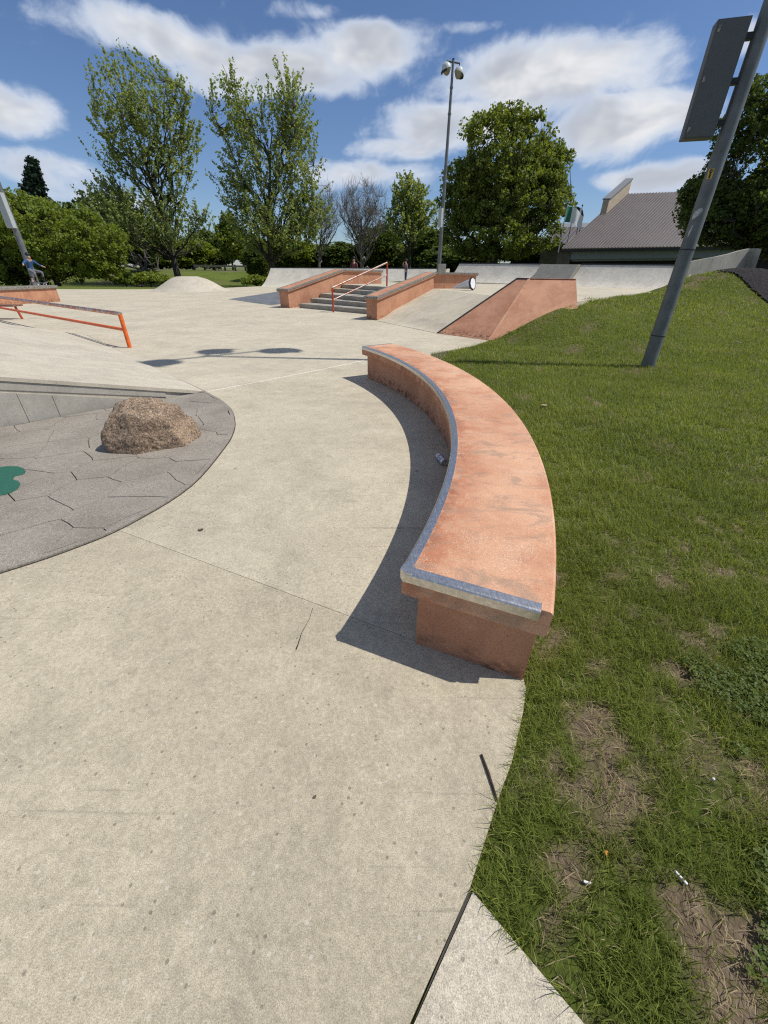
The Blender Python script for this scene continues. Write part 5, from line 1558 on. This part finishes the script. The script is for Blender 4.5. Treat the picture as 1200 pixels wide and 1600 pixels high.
person('person in dark patterned hoodie and jeans, hand raised to head, beyond steps', (p[0], Y, .574), p[2]-.574, R_(190), dict(elR=(.22, -.22, 1.28), wrR=(.20, -.12, 1.52), haR=(.14, -.09, 1.60), elL=(-.06, .24, 1.15), wrL=(.10, .2, .98), haL=(.16, .16, .95)), M_plaid, M_jean)
Y = 47
p = at(553, 402, Y); zb_ = float(terrain_z(p[0], Y))
person('person in dark and pink top seen over the left hubba wall', (p[0], Y, zb_), p[2]-zb_, R_(250), {}, M_pink, M_blk)
lz2 = lh
p = at(62, 444, fl[1]+.45)
sk = person('crouching skater in blue shirt and black cap on the ledge', (p[0], p[1], lz2+.095), 1.72, R_(-15),
       dict(pel=(-.22, 0, .55), waist=(-.20, 0, .68), chest=(-.10, 0, .88), neck=(-.08, 0, 1.04), jaw=(-.04, 0, 1.12), head=(-.06, 0, 1.21), shL=(-.1, .18, .98), elL=(.06, .32, .80), wrL=(.28, .36, .72), haL=(.36, .36, .70), shR=(-.1, -.18, .98), elR=(-.05, -.42, .86), wrR=(.12, -.55, .80), haR=(.18, -.6, .78),
            hiL=(-.2, .09, .53), knL=(.22, .20, .48), anL=(.10, .22, .09), toL=(.24, .24, .04), hiR=(-.2, -.09, .53), knR=(.22, -.20, .46), anR=(.10, -.22, .09), toR=(.24, -.24, .04)), M_blue, M_greyc, None, M_blk)
kb_ = empty('skateboard', (p[0]+.06, p[1], lz2)); kb_.rotation_euler = (0, 0, R_(75)); tag(kb_, 'grey skateboard under the crouching skater on the ledge', 'skateboard')
bm = bmesh.new()
for i in range(13):
    t = -1+2*i/12; w_ = .10*math.sqrt(max(.02, 1-max(0, abs(t)-.75)**2/.0625)); zz = .082+max(0, abs(t)-.72)*.16
    for y_, z_ in ((-w_, 0), (w_, 0), (w_, .012), (-w_, .012)): bm.verts.new((t*.40, y_, zz+z_))
bm.verts.ensure_lookup_table()
for i in range(12):
    for q in range(4): bm.faces.new([bm.verts[j] for j in (i*4+q, i*4+(q+1) % 4, i*4+4+(q+1) % 4, i*4+4+q)])
bm.faces.new([bm.verts[j] for j in range(4)]); bm.faces.new([bm.verts[48+j] for j in range(4)])
from_bm('deck', bm, M_greyc, kb_)
for sx in (-.22, .22):
    box('truck', (sx, 0, .060), (.05, .12, .03), M_alu, kb_, None, .004)
    for sy in (-.085, .085):
        tube('wheel', [(sx, sy-.017, .028), (sx, sy+.017, .028)], .027, M_cone, kb_, 12)
Y = fl[1]+1.6
p = at(48.5, 432.5, Y); gz_ = -.0
person('child with only the head showing above the left ledge', (p[0], Y, gz_), p[2]-gz_, R_(-60), {}, M_greyc, M_jean)

# ------------------------------------------------------------------ lawn
grass_poly = EDGE + [tuple(KF0[:2]+np.array([.03, .0])), tuple(g(906, 468, D)[:2]), tuple(g(960, 463, D)[:2]), tuple(g(1033, 456, D)[:2]), (14.6, 22.5), (17, 25), (34, 25), (34, -1.6)]
def blades():
    rs = np.random.RandomState(77)
    Vn, Fn, Vf, Ff, Vs, Fs = [], [], [], [], [], []
    bands = [(-.1, .9, .2, 2.6, 17000, .0022, .046, True), (.9, 1.8, .4, 3.6, 13000, .0026, .048, True), (1.8, 3.2, .8, 5.2, 8500, .0034, .050, True), (3.2, 5.5, 1.0, 7.2, 4300, .0048, .052, True),
             (5.5, 8.5, .9, 10, 2300, .0075, .056, False), (8.5, 13, .9, 14.5, 1100, .012, .06, False), (13, 22, 5.5, 21, 420, .022, .07, False)]
    bn = 0; bf = 0; bs_ = 0
    for (y0, y1, x0, x1, den, wd, ht, near) in bands:
        n = int((y1-y0)*(x1-x0)*den)
        x = rs.uniform(x0, x1, n); y = rs.uniform(y0, y1, n)
        vis = (x < y*.98+.9)
        ok = vis & inpoly(x, y, grass_poly) & ~inpoly(x, y, mpoly) & (np.hypot(x-BC[0], y-BC[1]) > np.where((y > .9) & (y < 7.3), 6.695, 0))
        x, y = x[ok], y[ok]
        bare = bare_f(x, y); tuft = vnoise(x, y, 9.0)*.6+vnoise(x+3, y+8, 23)*.4
        keep = rs.rand(len(x)) < (1-bare*.93)*(.22+1.25*sm(.25, .62, tuft))
        dry = (~keep) & (rs.rand(len(x)) < .10*sm(.15, .6, bare)*.7+.11)
        def build(x, y, lean_k, hk, bend):
            n = len(x); z = terrain_z(x, y)
            # stands in clumps: blades lean away from local centre
            a = rs.rand(n)*2*math.pi; h = ht*hk*(.55+.8*rs.rand(n))*(.75+.6*vnoise(x+1.7, y+2.1, 4.0)); ln = h*lean_k*(.3+.9*rs.rand(n))
            dx, dy = np.cos(a), np.sin(a); w_ = wd*(.7+.6*rs.rand(n)); px, py = -dy*w_*.5, dx*w_*.5
            b0 = np.stack([x+px, y+py, z], 1); b1 = np.stack([x-px, y-py, z], 1)
            mx, my = x+dx*ln*.35, y+dy*ln*.35
            c0 = np.stack([mx+px*.8, my+py*.8, z+h*.6], 1); c1 = np.stack([mx-px*.8, my-py*.8, z+h*.6], 1)
            tp_ = np.stack([x+dx*ln, y+dy*ln, z+h*bend], 1)
            return b0, b1, c0, c1, tp_
        if near:
            q = build(x[keep], y[keep], 1.0, 1.0, .92); n = keep.sum()
            Vn.append(np.stack(q, 1).reshape(-1, 3)); i = np.arange(n)[:, None]*5+bn
            Fn.append(np.concatenate([i+np.array([[0, 1, 3]]), i+np.array([[0, 3, 2]]), i+np.array([[2, 3, 4]])], 0)); bn += n*5
        else:
            q = build(x[keep], y[keep], .8, 1.0, .95); n = keep.sum()
            Vf.append(np.stack([q[0], q[1], q[4]], 1).reshape(-1, 3)); Ff.append(np.arange(n*3).reshape(-1, 3)+bf); bf += n*3
        if dry.sum():
            q = build(x[dry], y[dry], 2.4, .52, .3); n = dry.sum()
            Vs.append(np.stack(q, 1).reshape(-1, 3)); i = np.arange(n)[:, None]*5+bs_
            Fs.append(np.concatenate([i+np.array([[0, 1, 3]]), i+np.array([[0, 3, 2]]), i+np.array([[2, 3, 4]])], 0)); bs_ += n*5
    V = np.concatenate(Vn+Vf); F = np.concatenate(Fn+[f+bn for f in Ff])
    o = npmesh('lawn_grass', V, F, M_grassblade); kind(o, 'stuff'); o['label'] = 'short green lawn grass right of the curved ledge'
    o = npmesh('dry_grass', np.concatenate(Vs), np.concatenate(Fs), M_straw); kind(o, 'stuff'); o['label'] = 'pale dry grass stems in the bare lawn patches'
blades()
def clover():
    rs = np.random.RandomState(9); n = 34000
    x = rs.uniform(.6, 3.0, n); y = rs.uniform(.1, 2.1, n)
    a = g(1110, 1060, .06)[:2]; b = g(1240, 1560, .06)[:2]; d = (b-a)/np.hypot(*(b-a)); nr = np.array([-d[1], d[0]])
    if nr[0] < 0: nr = -nr
    s = (x-a[0])*nr[0]+(y-a[1])*nr[1]+(vnoise(x, y, 5)-.5)*.5
    k = (s > .0) & (y < 1.22+(vnoise(x+4, y, 4)-.5)*.5) & (x < y*1.05+.8) & (vnoise(x+5, y+1, 7)*.7+vnoise(x, y+9, 15)*.3 > .52); x, y = x[k], y[k]; n = len(x)
    z = terrain_z(x, y)+.018+.03*rs.rand(n); V = []; F = []
    ph = rs.rand(n)*6.28; r = .0042+.003*rs.rand(n)
    for q in range(3):
        an = ph+q*2.094; cx, cy = np.cos(an), np.sin(an); tx, ty = -cy, cx; tl = .35*rs.normal(size=n)
        p0 = np.stack([x, y, z], 1)
        def pt(f, s_): return np.stack([x+(cx*f+tx*s_)*r, y+(cy*f+ty*s_)*r, z+tl*f*r], 1)
        V.append(np.stack([p0, pt(.9, .75), pt(1.7, .45), pt(1.7, -.45), pt(.9, -.75)], 1).reshape(-1, 3))
    V = np.concatenate(V); F = np.arange(len(V)).reshape(-1, 5)
    o = npmesh('clover', V, F, M_clover); kind(o, 'stuff'); o['label'] = 'dark green clover patch in the near right lawn'
clover()

# ------------------------------------------------------------------ litter and small debris
M_twig = plain('dark_twig', (0.045, 0.028, 0.022), .8, 0, .3, 60); M_butt = plain('white_paper', (0.78, 0.78, 0.75), .7); M_or = plain('orange_paper', (0.75, 0.28, 0.05), .7)
M_leafd = plain('dead_leaf', (0.13, 0.085, 0.055), .8, 0, .3, 40); M_greyw = plain('weathered_wood', (0.27, 0.25, 0.22), .9, 0, .2, 30)
def gr_(u, v, lift=0.0):
    p = gz(u, v); p[2] = zg(p[1])+lift; return p
a, b = gr_(752, 1180, .005), gr_(777, 1253, .005)
o = tube('twig', [a, a*.6+b*.4+np.array([.002, 0, .001]), b], [.0042, .005, .0036], M_twig, None, 8); tag(o, 'straight dark twig on the concrete at the lawn edge', 'twig')
a, b = gr_(489, 950, .003), gr_(463, 1015, .003)
o = tube('twig', [a, a*.7+b*.3+np.array([.006, .002, 0]), a*.35+b*.65+np.array([-.004, .001, .002]), a*.1+b*.9, b], [.0008, .0008, .0009, .0022, .003], M_twig, None, 5); tag(o, 'hair thin dark stem on the concrete near the joint', 'twig')
def soil(u, v, lift):
    p = g(u, v, .05)
    for _ in range(6): p = g(u, v, float(terrain_z(p[0], p[1]))+lift)
    return p
def butt(name, label, cat, u0, v0, u1, v1, r, mat):
    a, b = soil(u0, v0, .012), soil(u1, v1, .012)
    o = tube(name, [a, a+(b-a)*.05, b-(b-a)*.05, b], [r*.9, r, r, r*.9], mat, None, 10); return tag(o, label, cat)
butt('cigarette_butt', 'short white cigarette butt on bare soil, left of the orange scrap', 'litter', 912, 1377, 924, 1381, .0036, M_butt)
butt('cigarette', 'long white cigarette end on bare soil near the clover', 'litter', 1054, 1360, 1074, 1382, .0038, M_butt)
o = box('paper_scrap', (0, 0, 0), (.012, .010, .006), M_or, None, None, .0015); o.location = tuple(soil(947, 1332, .012)); o.rotation_euler = (.3, .2, .6); tag(o, 'tiny orange paper scrap on bare soil', 'litter')
dp = soil(1114, 1218, .03)
dn = empty('dandelion', tuple(dp-np.array([0, 0, .03]))); tag(dn, 'single white dandelion head in the lawn', 'flower')
bm = bmesh.new(); bmesh.ops.create_icosphere(bm, subdivisions=2, radius=.0052, matrix=Matrix.Translation((0, 0, .034))); from_bm('flower_head', bm, M_butt, dn, True)
tube('stem', [(0, 0, 0), (.002, 0, .028)], .0012, M_grassblade, dn, 5)
def leaf(label, p, size, rot, mat, curl=.25, name='dead_leaf', cat='leaf'):
    v = []; f = []; n = 7
    for i in range(n):
        t = i/(n-1); w_ = math.sin(math.pi*min(1, t*.94+.03))**.8*.36
        for s in (-1, 0, 1): v.append(((t-.5)*size, s*w_*size, (abs(s)*.16+curl*(t-.5)**2*2)*size))
    m_ = len(v); v += [(x, y, z-.0012) for x, y, z in v]
    for i in range(n-1):
        for k in range(2):
            q = (i*3+k, i*3+k+1, i*3+4+k, i*3+3+k); f += [q, tuple(m_+w_ for w_ in q[::-1])]
    o = pydata(name, v, f, mat, None, True, False); o.location = tuple(p); o.rotation_euler = (0, 0, rot); return tag(o, label, cat)
leaf('small dark leaf on the concrete right of the stamped paving', gr_(314, 829, .003), .035, .3, M_leafd)
leaf('tiny tan seed on the open foreground concrete', gr_(492, 1246, .003), .012, .9, M_leafd)
leaf('pale crumpled leaf on the lawn behind the curved ledge', soil(850, 635, .05), .10, .5, plain('pale_leaf', (0.36, 0.28, 0.18), .8, 0, .3, 30))
p = soil(1139, 531, .035); e2 = soil(1164, 535, .035)
d = e2-p; o = box('wood_strip', tuple((soil(1118, 528, .035)+e2)/2), (np.linalg.norm(e2-soil(1118, 528, .035)), .06, .02), M_greyw, None, Matrix.Rotation(math.atan2((e2-p)[1], (e2-p)[0]), 3, 'Z'), .004)
tag(o, 'grey weathered wooden strip lying on the lawn right of the pole', 'wood strip')
